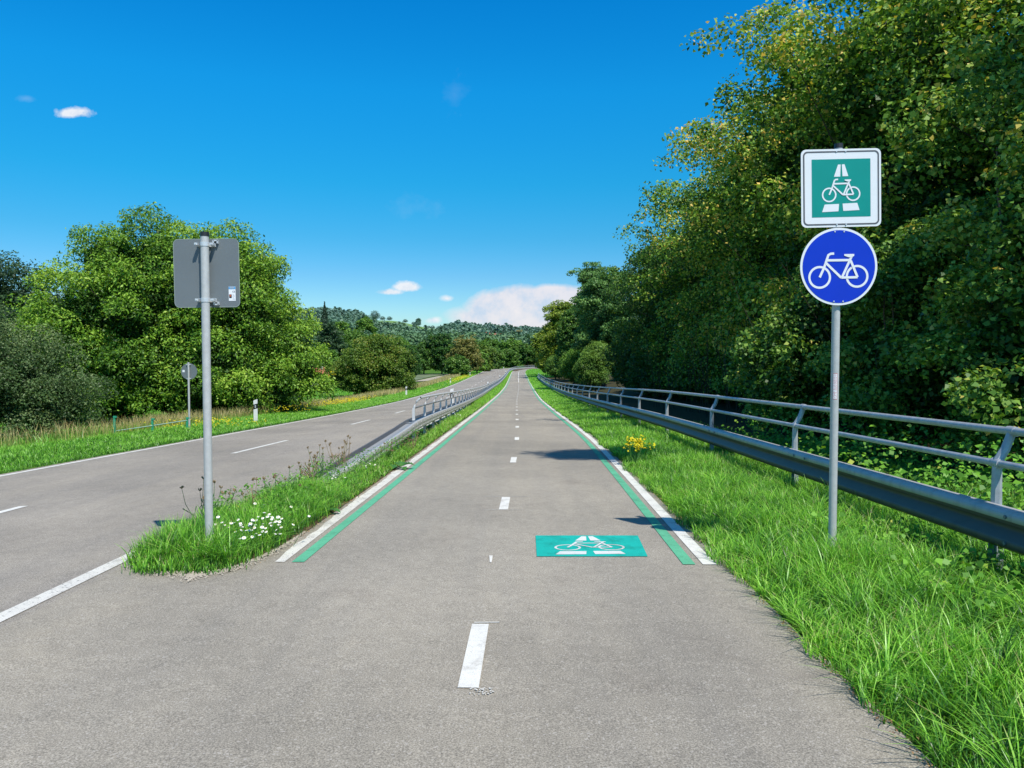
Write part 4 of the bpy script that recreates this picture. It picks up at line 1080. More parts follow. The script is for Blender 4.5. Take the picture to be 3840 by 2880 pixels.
for k in range(0, 125):
    s = 2.0 * k
    x = float(np.interp(s, dl, LH[:, 0])); y = float(np.interp(s, dl, LH[:, 1])); z = float(P(y))
    loc = (x - gl.location[0], y - gl.location[1], z + .45 - gl.location[2])
    if k < 100:
        if hp is None:
            m_ = MB()
            m_.box((.0, 0, .01), (.055, .12, .02)); 
            m_.raw([(-.03, -.028, .02), (.03, -.028, .02), (.026, -.024, .27), (-.026, -.024, .27), (-.03, .028, .02), (.03, .028, .02), (.026, .024, .27), (-.026, .024, .27)],
                   [(0, 1, 2, 3), (5, 4, 7, 6), (4, 0, 3, 7), (1, 5, 6, 2)])
            m_.tube([(0, 0, .24), (.02, 0, .31), (.07, 0, .42), (.15, 0, .495)], [.027, .026, .025, .024], 8)
            hp = m_.build('handrail_post', M['galvlight'], gl)
            m_ = MB(); m_.box((.03, 0, -.24), (.006, .11, .5)); m_.box((.0, -.055, -.24), (.06, .005, .5)); m_.box((0, .055, -.24), (.06, .005, .5))
            gp = m_.build('post', M['galvlight'], gl)
        else:
            hp = hp.copy(); col.objects.link(hp); hp.parent = gl
            gp = gp.copy(); col.objects.link(gp); gp.parent = gl
        hp.location = loc
        gp.location = (loc[0], loc[1], loc[2] - .05 if k else loc[2] - .05)
    else:
        restH.box((loc[0], loc[1], loc[2] + .14), (.05, .05, .27)); restH.tube([(loc[0], loc[1], loc[2] + .27), (loc[0] + .14, loc[1], loc[2] + .49)], .025, 6)
        restP.box((loc[0], loc[1], loc[2] - .29), (.06, .11, .5))
tag(restH.build('far_handrail_post', M['galvlight'], gl), 'farthest handrail posts in the bend', kind='stuff'); tag(restP.build('far_post', M['galvlight'], gl), 'farthest ground posts in the bend', kind='stuff')
for y in (13.0, 15.1):
    m_ = MB(); m_.box((.03, 0, -.24), (.006, .11, .5)); m_.box((.0, -.055, -.24), (.06, .005, .5)); m_.box((0, .055, -.24), (.06, .005, .5))
    o = m_.build('post', M['galvlight'], gl); o.location = (float(fx(RAILL, y)) - gl.location[0], y - 17, float(zl(y)) - .05 - gl.location[2])
bolts(gl, [(float(fx(RAILL, y)) + .126, y, float(zl(y)) + dz) for k, y in enumerate([12.4 + .62 * k for k in range(50)]) for dz in ((-.06,) if k % 2 else (-.05, -.15))], .011, .008, 1, M['clamp'])
m_ = MB()  # open channel end below the first handrail post
m_.box((0, 0, .03), (.14, .10, .005)); m_.box((-.07, 0, 0), (.005, .10, .06)); m_.box((.07, 0, 0), (.005, .10, .06))
o = m_.build('channel_end', M['galvdark'], gl); o.location = (-.06, -.32, .39)

# ------------------------------------------------------------------ signs
def plate_pts(w, h, r, n=6):
    pts = []
    for cx, cy, a0 in ((w / 2 - r, h / 2 - r, 0), (-w / 2 + r, h / 2 - r, 90), (-w / 2 + r, -h / 2 + r, 180), (w / 2 - r, -h / 2 + r, 270)):
        for k in range(n + 1):
            a = rad(a0 + 90 * k / n); pts.append((cx + r * math.cos(a), cy + r * math.sin(a)))
    return pts
def slab(mb, pts, y0, y1, m=0):
    """plate in the x-z plane between two y values"""
    n = len(pts)
    mb.raw([(p[0], y0, p[1]) for p in pts] + [(p[0], y1, p[1]) for p in pts],
           [tuple(range(n)), tuple(range(2 * n - 1, n - 1, -1))] + [(i, (i + 1) % n + 0, (i + 1) % n + n, i + n) for i in range(n)], m)
def ring(mb, outer, inner, y, m=0):
    n = len(outer)
    for i in range(n):
        j = (i + 1) % n
        mb.poly([(outer[i][0], y, outer[i][1]), (outer[j][0], y, outer[j][1]), (inner[j][0], y, inner[j][1]), (inner[i][0], y, inner[i][1])], m)

SX, SY = 2.50, 5.95
sz = Hf(SX, SY)
sg = empty('bicycle_sign_post', (SX, SY, sz), label='tall pole with green square bicycle highway sign above a blue round cycle sign', cat='road sign')
def zof(v): return (1328 - v) / 2883 * SY - sz      # height above the post foot
m_ = MB(); m_.tube([(0, 0, -.1), (0, 0, zof(566))], .030, 20); m_.build('pole', M['pole'], sg, smooth=True)
m_ = MB(); m_.tube([(0, 0, zof(566)), (0, 0, zof(566) + .035)], [.032, .031], 16); m_.build('pole_cap', M['black'], sg)
# square sign
zt, zb = zof(574), zof(859); hh = zt - zb; ww = .607
sq = empty('square_plate', (0.002, -.05, (zt + zb) / 2)); sq.parent = sg; sq.rotation_euler = (0, rad(-1.3), 0)
m_ = MB(); slab(m_, plate_pts(ww, hh, .04), -.002, .002)
plate = m_.build('panel', M['swhite'], sq)
m_ = MB(); ring(m_, plate_pts(ww - .03, hh - .03, .034), plate_pts(ww - .052, hh - .052, .026), -.0034); m_.build('border', M['sgrey'], sq)
gw, gh = .446, .436
m_ = MB(); m_.poly([(-gw / 2, -.0034, -gh / 2), (gw / 2, -.0034, -gh / 2), (gw / 2, -.0034, gh / 2), (-gw / 2, -.0034, gh / 2)]); m_.build('green_field', M['sgreen'], sq)
def sfn(px, py, h): u, v = U(px, py); return ((u - .5) * gw, -.005 - h, (v - .5) * gh)
m_ = MB()
for t in TRAP: m_.poly([sfn(x, y, 0) for x, y in t])
sym_bike(sfn, m_, 1., .0004); m_.build('bicycle_symbol', M['swhite'], sq)
m_ = MB()
for dz in (hh / 2 - .018, -hh / 2 + .018):
    for dx in (-.035, .035): m_.tube([(dx, -.003, dz), (dx, -.008, dz)], .006, 8)
m_.build('rivet', M['clamp'], sq)
# round sign
zt, zb = zof(866), zof(1143); rr = (zt - zb) / 2 * 1.03; zc = (zt + zb) / 2
rd = empty('round_plate', (-.006, -.05, zc)); rd.parent = sg
cp = lambda r, n=64: [(r * math.cos(2 * math.pi * k / n), r * math.sin(2 * math.pi * k / n)) for k in range(n)]
m_ = MB(); slab(m_, cp(rr), -.002, .002); m_.build('panel', M['swhite'], rd)
m_ = MB(); slab(m_, cp(rr - .018), -.0042, -.003); m_.build('blue_field', M['sblue'], rd)
def rfn(px, py, h):
    k = 1.56 / 2.37 / 1.736 / 1661 * SY
    return ((px - 582) * k - .002, -.0055 - h, -(py - 515) * k - .005)
m_ = MB(); sym_bike(rfn, m_, .95, .0004); m_.build('bicycle_symbol', M['swhite'], rd)
m_ = MB()
for dz in (rr - .03, -rr + .03):
    for dx in (-.035, .035): m_.tube([(dx, -.003, dz), (dx, -.008, dz)], .006, 8)
m_.build('rivet', M['clamp'], rd)
for v in (590, 840, 890, 1120):
    m_ = MB(); m_.tube([(0, 0, zof(v) - .014), (0, 0, zof(v) + .014)], .035, 16); m_.box((0, -.038, zof(v)), (.10, .016, .026)); m_.build('clamp', M['clamp'], sg)
# sticker wrapped on the pole, lettering runs downwards
zs1, zs0 = zof(1350 + 107 / 2.127), zof(1350 + 313 / 2.127)
def wrap(a, z, r): return (r * math.sin(a), -r * math.cos(a), z)
m_ = MB()
def wrect(a0, a1, z0, z1, r, mi):
    n = 6
    for k in range(n):
        b0, b1 = a0 + (a1 - a0) * k / n, a0 + (a1 - a0) * (k + 1) / n
        m_.poly([wrap(b0, z0, r), wrap(b1, z0, r), wrap(b1, z1, r), wrap(b0, z1, r)], mi)
a0, a1 = rad(-48), rad(12)
wrect(a0, a1, zs0, zs1, .0308, 0); wrect(a0 + .07, a1 - .07, zs0 + .003, zs1 - .003, .0311, 1)
stk = m_.build('sticker', [M['red'], M['swhite']], sg)
def text_polys(s):
    cu = bpy.data.curves.new('lettering', 'FONT'); cu.body = s; cu.size = 1.; cu.resolution_u = 2
    ob = bpy.data.objects.new('lettering', cu); col.objects.link(ob)
    dg = bpy.context.evaluated_depsgraph_get(); dg.update()
    me = bpy.data.meshes.new_from_object(ob.evaluated_get(dg))
    v = np.array([q.co[:] for q in me.vertices]); f = [tuple(q.vertices) for q in me.polygons]
    bpy.data.objects.remove(ob); bpy.data.curves.remove(cu); bpy.data.meshes.remove(me)
    return v, f
v, f = text_polys('KICKERS OFFENBACH')
u = (v[:, 0] - v[:, 0].min()) / np.ptp(v[:, 0]); w = (v[:, 1] - v[:, 1].min()) / np.ptp(v[:, 1])
m_ = MB(); m_.raw([wrap(a0 + .2 + (a1 - a0 - .4) * w[i], zs1 - .008 - (zs1 - zs0 - .016) * u[i], .0314) for i in range(len(v))], f); m_.build('lettering', M['red'], stk)

# left pole with the sign seen from behind
LX, LY = -2.463, 6.2
lz = Hf(LX, LY)
zo2 = lambda v: (1328 - v) / 2883 * LY - lz
sb = empty('sign_post', (LX, LY, lz), label='grey pole on the median with a square sign seen from behind', cat='road sign')
m_ = MB(); m_.tube([(0, 0, -.1), (0, 0, zo2(890))], .0325, 24); m_.build('pole', M['pole'], sb, smooth=True)
m_ = MB(); m_.tube([(0, 0, zo2(890)), (0, 0, zo2(890) + .035)], [.0345, .0335], 20); m_.build('pole_cap', M['black'], sb)
zt, zb = zo2(896), zo2(1151)
pcx = -.4035 * 0 + ((600 + 830 / 4.608 - 1920) / 2883 * (LY + .05)) - LX
m_ = MB(); slab(m_, [(x + .0, z) for x, z in plate_pts(.527, zt - zb, .040)], 0, .003)
sp = m_.build('plate', M['alu'], sb); sp.location = (pcx + .0, .052, (zt + zb) / 2); sp.rotation_euler = (0, rad(-.6), 0)
m_ = MB(); ring(m_, plate_pts(.531, zt - zb + .004, .042), plate_pts(.523, zt - zb - .004, .038), -.001); e_ = m_.build('rim', plain('worn_plate_edge', (.3, .36, .33), .5), sp)
for vv, s_ in ((919, 1), (1126, -1)):
    z = zo2(vv); m_ = MB()
    m_.tube([(0, 0, z - .016), (0, 0, z + .016)], .0365, 20); m_.box((0, .042, z), (.150, .016, .030)); m_.box((-.062, .0, z), (.026, .05, .02)); m_.box((.062, .0, z), (.026, .05, .02))
    m_.tube([(-.065, -.03, z), (-.065, .04, z)], .007, 8); m_.tube([(.065, -.03, z), (.065, .04, z)], .007, 8)
    m_.box((.078, .035, z + .034 * s_), (.035, .03, .010)); m_.box((.06, .035, z + .022 * s_), (.010, .03, .03)); m_.box((.092, .035, z + .024 * s_), (.008, .03, .026))
    m_.build('clamp', M['clamp'], sb)
st = empty('sticker', (.203, -.001, -.168)); st.parent = sp; st.scale = (.87, 1, .87)
m_ = MB(); Rq = lambda x0, x1, z0, z1, y, m=0: m_.poly([(x0, y, z0), (x1, y, z0), (x1, y, z1), (x0, y, z1)], m)
Rq(-.032, .032, -.066, .066, -.001, 0); Rq(-.031, .031, .042, .064, -.0018, 1); Rq(-.022, .020, .048, .060, -.0026, 3)
Rq(-.028, -.004, -.040, -.006, -.0018, 2); m_.poly([(-.026, -.0026, -.008), (-.016, -.0026, -.030), (-.006, -.0026, -.008)], 4); m_.poly([(-.021, -.0032, -.008), (-.016, -.0032, -.018), (-.011, -.0032, -.008)], 2)
for q in range(6): Rq(.004, .026 - .004 * (q % 3), -.055 + q * .009, -.0525 + q * .009, -.0018, 5)
m_.build('label_sheet', [M['swhite'], M['skyblue'], M['black'], M['galv'], M['orange'], M['clamp']], st)
v, f = text_polys('CE'); v = v / np.ptp(v[:, 0]) * .026
m_ = MB(); m_.raw([(.001 + q[0], -.0026, .012 + q[1]) for q in v], f); m_.build('lettering', M['sgrey'], st)

# round sign seen from behind, on the far verge
RX, RY = -10.1, 24.0
rz0 = Hf(RX, RY)
rs = empty('round_sign_post', (RX, RY, rz0), label='small round sign seen from behind on a thin pole beyond the road', cat='road sign')
ht = (1328 - 784 * 1.736) / 2883 * RY - rz0
m_ = MB(); m_.tube([(0, 0, -.1), (0, 0, ht + .02)], .032, 14); m_.build('pole', M['pole'], rs, smooth=True)
rq = 17.6 * 1.736 / 2883 * RY
m_ = MB(); slab(m_, cp(rq, 40), .04, .045); o = m_.build('plate', M['alu'], rs); o.location = (0, 0, ht - rq - .01)
m_ = MB(); m_.box((-.17, .036, ht - rq - .0), (.07, .002, .07)); m_.build('sticker', M['swhite'], rs)
for z in (ht - .05, ht - 2 * rq + .02):
    m_ = MB(); m_.box((0, .02, z), (.12, .05, .03)); m_.build('clamp', M['clamp'], rs)

# ------------------------------------------------------------------ reflector posts
def delineator(h=.86):
    e = empty('reflector_post')
    w = .075
    def sec(z, k=1.): return [(-w * k, -.03, z), (w * k, -.03, z), (w * .5 * k, .06, z), (-w * .5 * k, .06, z)]
    def prism(name, z0, z1, z2, z3, mat, k=1.):
        m_ = MB(); a = [(-w * k, -.03 * k, z0), (w * k, -.03 * k, z1), (w * .5 * k, .06 * k, (z0 + z1) / 2), (-w * .5 * k, .06 * k, (z0 + z1) / 2)]
        b = [(-w * k, -.03 * k, z2), (w * k, -.03 * k, z3), (w * .5 * k, .06 * k, (z2 + z3) / 2), (-w * .5 * k, .06 * k, (z2 + z3) / 2)]
        m_.raw(a + b, [(0, 1, 5, 4), (1, 2, 6, 5), (2, 3, 7, 6), (3, 0, 4, 7), (3, 2, 1, 0), (4, 5, 6, 7)]); return m_.build(name, mat, e)
    prism('body', -.1, -.1, h * .55, h * .60, M['plastic'])
    prism('black_band', h * .552, h * .602, h * .76, h * .81, M['black'])
    prism('head', h * .762, h * .812, h * .93, h * 1.0, M['plastic'])
    m_ = MB(); m_.box((-.005, -.034, h * .705), (.042, .006, .05)); m_.build('reflector', plain('grey_reflector', (.45, .47, .5), .2), e)
    m_ = MB(); m_.box((-.005, -.034, h * .645), (.042, .006, .04)); m_.build('reflector', M['clamp'], e)
    return e
dlist = [(-9.45, 28.3, 'nearest white reflector post on the grass verge across the road'),
         (-9.6, 69.8, 'second white reflector post on the far verge, in front of the meadow bush'),
         (-9.2, 115, 'third white reflector post on the far verge, before the farm track'),
         (-8.9, 163, 'fourth white reflector post on the far verge near the bend'),
         (-8.1, 206, 'fifth white reflector post on the far verge near the bend'),
         (-5.3, 241, 'white reflector post on the outside of the bend, left one of the last pair'),
         (-2.7, 249, 'white reflector post on the outside of the bend, right one of the last pair'),
         (-2.62, 33.5, 'white reflector post behind the near part of the left guardrail'),
         (-2.36, 75, 'white reflector post poking over the middle of the left guardrail'),
         (-1.86, 118, 'white reflector post poking over the far part of the left guardrail'),
         (-1.32, 158, 'farthest reflector post poking over the left guardrail before the bend')]
dp = delineator()
for i, (x, y, lb) in enumerate(dlist):
    q = dp if i == 0 else copy_tree(dp)
    q.location = (x, y, Hf(x, y)); tag(q, lb, 'reflector post', 'white reflector posts along the road')
    if 7 <= i: q.scale = (1, 1, 1.12); q.location.z += .06

# ------------------------------------------------------------------ green stakes in the verge
for i, (x, y, h_) in enumerate(((-11.2, 21.6, .55), (-10.6, 22.6, .42), (-10.0, 23.6, .40))):
    m_ = MB(); m_.box((0, 0, h_ / 2 - .05), (.06, .03, h_ + .1)); m_.box((.02, 0, h_ - .03), (.09, .05, .05))
    tag(m_.build('green_stake', M['stake'], loc=(x, y, Hf(x, y))), ['tallest and leftmost green plastic stake in the dry grass', 'middle green plastic stake in the dry grass', 'green plastic stake nearest the small round sign'][i], 'stake', 'green stakes in the dry grass')
m_ = MB(); m_.tube([(-11.2, 21.6, Hf(-11.2, 21.6) + .12), (-10.6, 22.6, Hf(-10.6, 22.6) + .2), (-10.0, 23.6, Hf(-10, 23.6) + .3)], .016, 6)
tag(m_.build('pipe', plain('pale_green_pipe', (.3, .45, .35), .5)), 'thin pale green pipe lying across the stakes in the dry grass', 'pipe')

# ------------------------------------------------------------------ flowers and weeds
def flowers_cluster(n, cx, cy, sx, sy, h0, h1, s, label, name='yellow_flowers'):
    x = R.normal(cx, sx, n); y = R.normal(cy, sy, n)
    c = np.stack([x, y, H(x, y) + R.uniform(h0, h1, n)], 1)
    V, Fs = leaf_quads(c, unit(R.normal(0, .4, (n, 3)) + np.array([0, -.5, 1])), unit(R.normal(0, 1, (n, 3))), np.full(n, s) * R.uniform(.6, 1.3, n), np.full(n, s) * R.uniform(.6, 1.3, n))
    return tag(np_mesh(name, V, Fs, 4, M['yflower'], tint=R.uniform(0, 1, n)), label, 'flowers', kind='stuff')
flowers_cluster(260, -10.0, 24.6, .8, 1.0, .1, .3, .05, 'yellow flowers at the foot of the small round sign')
flowers_cluster(700, -10.3, 47, .35, 4.5, .2, .45, .06, 'long patch of yellow ragwort along the far verge')
flowers_cluster(90, -10.0, 35.5, .3, 1.6, .15, .45, .06, 'small yellow flower patch right of the nearest reflector post')
flowers_cluster(1600, -35.0, 143, 2.6, 4, .4, 2.2, .35, 'bright yellow flower bed left of the meadow bush')
flowers_cluster(500, -9.3, 140, .6, 14, .2, .4, .11, 'scattered yellow flowers on the far verge near the bend')

# ragwort at the right verge
e = empty('ragwort_plant', (1.93, 12.2, Hf(1.93, 12.2)), label='clump of bright yellow ragwort at the edge of the right verge', cat='plant')
m_ = MB(); pts = []
for k in range(16):
    a = random.uniform(0, 6.28); r_ = random.uniform(.02, .2); h_ = random.uniform(.28, .46); tx = r_ * math.cos(a) + (.15 if k % 4 == 0 else 0)
    m_.tube([(tx * .2, r_ * math.sin(a) * .2, 0), (tx * .7, r_ * math.sin(a) * .7, h_ * .6), (tx, r_ * math.sin(a), h_)], .004, 4, cap=False); pts.append((tx, r_ * math.sin(a), h_))
m_.build('stem', M['leafbroad'], e)
c = np.array([np.array(p) + R.normal(0, .03, 3) for p in pts for _ in range(12)])
V, Fs = leaf_quads(c, unit(R.normal(0, .4, c.shape) + np.array([0, -.5, 1])), unit(R.normal(0, 1, c.shape)), np.full(len(c), .036), np.full(len(c), .036))
np_mesh('flower_head', V, Fs, 4, M['yflower'], e, R.uniform(0, 1, len(c)))['kind'] = 'stuff'
# daisies on the median
def daisy_plant(x, y, n, seed, spread, label):
    rg = random.Random(seed)
    e = empty('daisy_plant', (x, y, Hf(x, y) + .012), label=label, cat='plant', group='white daisies on the median strip')
    ms = MB()
    for k in range(n):
        dx, dy = rg.gauss(0, spread), rg.gauss(0, spread); h_ = rg.uniform(.15, .25)
        ms.tube([(dx * .5, dy * .5, 0), (dx, dy, h_)], .002, 4, cap=False)
        mp = MB()
        tl = Vector((rg.gauss(.1, .3), rg.gauss(-.45, .3), 1)).normalized(); u_ = tl.cross(Vector((0, 1, 0))).normalized(); w_ = tl.cross(u_)
        r0 = rg.uniform(.012, .018)
        ring_ = []
        for p_ in range(24):
            a = 2 * math.pi * p_ / 24; rr_ = r0 * (1.0 if p_ % 2 else .72) * rg.uniform(.92, 1.05)
            ring_.append((u_ * math.cos(a) + w_ * math.sin(a)) * rr_ - tl * .002)
        for p_ in range(24): mp.poly([Vector((0, 0, 0)), ring_[p_], ring_[(p_ + 1) % 24]], 0)
        mp.poly([tl * .003 + (u_ * math.cos(t) + w_ * math.sin(t)) * r0 * .32 for t in [k2 * math.pi / 4 for k2 in range(8)]], 1)
        o = mp.build('flower_head', [M['petal'], M['yolk']], e); o.location = (dx, dy, h_)
    ms.build('stem', M['leafbroad'], e)
for i, (x, y, n, lb) in enumerate([(-2.36, 6.55, 11, 'daisy clump closest to the grey sign pole'), (-2.22, 6.5, 16, 'dense daisy clump right of the sign pole'), (-2.15, 6.75, 12, 'daisy clump behind the dense one right of the sign pole'),
                                   (-2.06, 6.22, 15, 'daisy clump near the start of the white path line'), (-1.99, 6.45, 13, 'daisy clump at the asphalt edge beside the green stripe'), (-2.35, 7.45, 6, 'sparse daisies in the grass before the big leafed plant'),
                                   (-2.22, 9.6, 8, 'few daisies beside the sunken guardrail end'), (-1.95, 10.6, 5, 'tiny daisies near the ragged white line below the guardrail'), (-1.95, 25, 16, 'far daisies in the grass below the handrail start')]):
    daisy_plant(x, y, n, i, .10 if i < 8 else .35, lb)
# wild carrot and other seed heads
def seed_weed(x, y, n, seed, h, label):
    rg = random.Random(seed)
    e = empty('wild_carrot_plant', (x, y, Hf(x, y) + .012), label=label, cat='plant', group='wild carrot weeds on the median strip')
    ms = MB()
    for k in range(int(n * 1.9)):
        dx, dy = rg.gauss(0, .12), rg.gauss(0, .24); h_ = h * rg.uniform(.6, 1.05)
        top = Vector((dx, dy, h_)); ms.tube([(dx * .3, dy * .3, 0), (dx * .8 + rg.gauss(0, .01), dy * .8, h_ * .6), top], [.004, .003, .002], 4, cap=False)
        mh = MB()
        for q in range(14):
            a = rg.uniform(0, 6.28); r_ = rg.uniform(.004, .022); p = top + Vector((r_ * math.cos(a), r_ * math.sin(a), rg.uniform(.012, .035)))
            mh.tube([top, p], [.0012, .004], 4)
        for q in range(3):
            p0 = Vector((dx * .5, dy * .5, h_ * rg.uniform(.3, .6))); p1 = p0 + Vector((rg.gauss(0, .05), rg.gauss(0, .05), .08)); ms.tube([p0, p1], [.0018, .005], 4)
        mh.build('seed_head', M['drystem'], e)
    ms.build('stem', M['drystem'] if seed % 2 else M['leafbroad'], e)
for i, (x, y, n, h_, lb) in enumerate([(-2.92, 7.3, 5, .42, 'dry seed stalks just left of the sign pole'), (-2.66, 7.7, 4, .38, 'seed stalks just right of the sign pole'), (-2.62, 8.6, 5, .36, 'seed stalks at the worn white road line before the guardrail'),
                                       (-2.6, 9.7, 7, .40, 'cluster of brown wild carrot heads left of the buried rail end'), (-2.58, 10.3, 5, .46, 'wild carrot with curled heads at the buried rail end'), (-2.52, 11.2, 6, .52, 'tallest wild carrot rising over the sloping rail'),
                                       (-2.05, 12.6, 5, .3, 'low seed weed below the sloping beam'), (-1.95, 14.5, 5, .3, 'green seed weed near the first ground post')]):
    seed_weed(x, y, n, i, h_, lb)
m_n = 5200   # feathery leaves of the weeds
x, y, u = median_pts(m_n, 7, 16, 1.2, .1)
und = (np.abs(x - fx(RAILL, y)) < .2) & (y > 10.5); x, y = x[~und], y[~und]; m_n = len(x)
leafpatch('weed_leaves', x, y, R.uniform(.03, .36, m_n), R.uniform(.015, .06, m_n), M['bramble'], 'small weed leaves mixed through the median grass', 'weeds', .35, .35)
# broad leafed plants
def broad(x, y, label, mat, n, L, seed, name='burdock_plant', tilt=.9):
    rg = random.Random(seed); e = empty(name, (x, y, Hf(x, y) + .02), label=label, cat='plant')
    for k in range(n):
        m_ = MB(); a = 2 * math.pi * k / n + rg.uniform(-.3, .3); l = L * rg.uniform(.7, 1.1); up = rg.uniform(.35, tilt)
        d = Vector((math.cos(a), math.sin(a), up)).normalized(); s_ = Vector((-math.sin(a), math.cos(a), 0)); pr = None
        for i in range(9):
            t = i / 8; w = l * .34 * math.sin(math.pi * min(1, t * .93 + .05)) ** .7 * (1 + .22 * (-1) ** i) * (.25 if i == 0 else 1)
            c = d * l * (t + .15) - Vector((0, 0, 1)) * l * .55 * t * t
            row = [c - s_ * w + Vector((0, 0, w * .25)), c, c + s_ * w + Vector((0, 0, w * .25))]
            if pr: m_.poly([pr[0], pr[1], row[1], row[0]]); m_.poly([pr[1], pr[2], row[2], row[1]])
            pr = row
        m_.build('leaf', mat, e, smooth=True)
broad(-2.22, 7.75, 'large downy grey green leaves lying over the edge of the median', M['leafgrey'], 7, .28, 3, 'mullein_plant')
broad(-1.95, 8.05, 'drooping broad leaf touching the white path line', M['leafbroad'], 4, .2, 4)
broad(-1.72, 11.8, 'broad leafed weed hanging over the ragged white line', M['leafbroad'], 6, .24, 5)
# small stones / chips scattered on the asphalt
n = 500
x = R.uniform(-3, 1.5, n); y = R.uniform(2.6, 11, n); s = R.uniform(.0015, .004, n)
Vt = np.stack([np.stack([x + s * (T[k, 0]), y + s * T[k, 1], H(x, y) + .004 + s * T[k, 2] * .5], 1) for k in range(4)], 1).reshape(-1, 3)
b = np.arange(n)[:, None] * 4
tag(np_mesh('loose_chips', Vt, np.concatenate([b + np.array([q]) for q in ((0, 1, 3), (1, 2, 3), (2, 0, 3))]), 3, M['gravel']), 'tiny pale stone chips scattered on the path', 'stone chips', kind='stuff')

# ------------------------------------------------------------------ farm track, field, lay-by
def flat_poly(name, pts, zo, mat, label, cat):
    m_ = MB(); m_.poly([(x, y, Hf(x, y) + zo) for x, y in pts])
    return tag(m_.build(name, mat), label, cat, kind='structure')
flat = [(-18.9, 146), (-16.0, 148), (-13.5, 176), (-12.8, 196), (-14.5, 196), (-17.5, 172)]
flat_poly('farm_track', flat, .10, M['farm'], 'pale concrete farm track leading to the dark trees', 'farm track')
flat_poly('field', [(-27, 150), (-19.4, 150), (-18.5, 172), (-16, 194), (-25, 194)], .09, plain('crop_field', (.16, .2, .1), .9, 0, .35, .3), 'strip of pale green crops and bare soil beside the farm track', 'field')
flat_poly('lay_by', [(-8.62, 82), (-11.3, 88), (-8.55, 97)], .05, M['farm'], 'pale gravel triangle at the road edge by the third reflector post', 'lay-by')
flat_poly('garden_path', [(-35.5, 128), (-32.4, 130), (-32.0, 132.5), (-35.5, 129.6)], .10, M['farm'], 'short pale track left of the meadow bush', 'track')

# ------------------------------------------------------------------ houses and crane on the hill
def house(x, y, w, d, h, rz, label, name='house', group='red roofed houses on the far slope'):
    e = empty(name, (x, y, Hf(x, y)), rz, label=label, cat='house', group=group)
    m_ = MB(); m_.box((0, 0, h / 2 - 1), (w, d, h + 2)); m_.poly([(-w / 2, -d / 2, h), (-w / 2, d / 2, h), (-w / 2, 0, h + d * .42)]); m_.poly([(w / 2, -d / 2, h), (w / 2, d / 2, h), (w / 2, 0, h + d * .42)])
    m_.build('wall', M['wall'], e)
    m_ = MB(); o_ = .5
    for s in (-1, 1):
        m_.raw([(-w / 2 - o_, s * (d / 2 + o_), h - .3), (w / 2 + o_, s * (d / 2 + o_), h - .3), (w / 2 + o_, 0, h + d * .45), (-w / 2 - o_, 0, h + d * .45)], [(0, 1, 2, 3)])
    rf = m_.build('roof', M['rooftile'], e)
    m_ = MB(); m_.box((w * .2, 0, h + d * .5), (.8, .8, 1.6)); m_.build('chimney', M['wall'], rf)
    for k in (-.3, 0, .3):
        m_ = MB(); m_.box((w * k, -d / 2 - .03, h * .55), (1.1, .08, 1.4)); m_.build('window', M['winglass'], e)
    return e
def hx(u, v, d):   # direction ratios at a distance
    return (u - 1920) / 2883 * d
for i, (u, d, w, lb) in enumerate([(1857, 742, 13, 'left house of the small cluster below the wooded ridge'), (1869, 752, 12, 'middle house of the small cluster below the wooded ridge'), (1881, 745, 12, 'right house of the small cluster below the wooded ridge'),
                                   (1949, 700, 11, 'red roofed house directly below the crane'), (1826, 770, 12, 'lone roof high on the wooded slope'), (1976, 705, 10, 'pale house right of the crane')]):
    q = house(hx(u, 0, d), d, w, 9, 7.5, rad(12 * (i - 2)), lb)
    q.scale = (.48, .48, .48); q.location.z -= .3
q = house(hx(1190, 0, 120), 120, 4.2, 3.4, 2.6, .2, 'low shed with a reddish roof at the right edge of the walnut', 'shed', 'garden shed')
q.location.z += .3; q.scale = (.7, .7, .7)
cr = empty('tower_crane', (hx(1957, 0, 720), 720, Hf(hx(1957, 0, 720), 720)), label='tiny yellow tower crane on the far slope left of the hedge', cat='crane')
m_ = MB(); m_.box((0, 0, 12), (.7, .7, 26)); m_.build('mast', M['crane'], cr)
m_ = MB(); m_.box((-4.5, 0, 24.2), (13, .6, .7)); m_.tube([(0, 0, 27), (-9, 0, 24.6)], .15, 4); m_.tube([(0, 0, 24), (0, 0, 27.5)], .25, 4); m_.build('jib', M['crane'], cr); cr.scale = (.5, .5, .42)

# ------------------------------------------------------------------ sky and sun
w = bpy.data.worlds.new('World'); sc.world = w; w.use_nodes = True
nt = w.node_tree; bg = nt.nodes['Background']
EL = rad(55); AZ = math.atan2(.515, -.857)      # compass bearing of the sun, clockwise from +Y
sky = nn(nt, 'ShaderNodeTexSky', sky_type='NISHITA'); sky.sun_disc = False; sky.sun_elevation = EL; sky.sun_rotation = AZ
sky.air_density = 1.0; sky.dust_density = .3; sky.ozone_density = 3.0; sky.altitude = 300
hs = nn(nt, 'ShaderNodeHueSaturation'); hs.inputs['Saturation'].default_value = 1.35
nt.links.new(sky.outputs[0], hs.inputs['Color'])
tc = nn(nt, 'ShaderNodeTexCoord'); sx = nn(nt, 'ShaderNodeSeparateXYZ'); nt.links.new(tc.outputs['Generated'], sx.inputs[0])
yv = math_(nt, 'MAXIMUM', sx.outputs[1], .05)
ca = math_(nt, 'DIVIDE', sx.outputs[0], yv); cb = math_(nt, 'DIVIDE', sx.outputs[2], yv)
cv = nn(nt, 'ShaderNodeCombineXYZ'); nt.links.new(ca, cv.inputs[0]); nt.links.new(cb, cv.inputs[1])
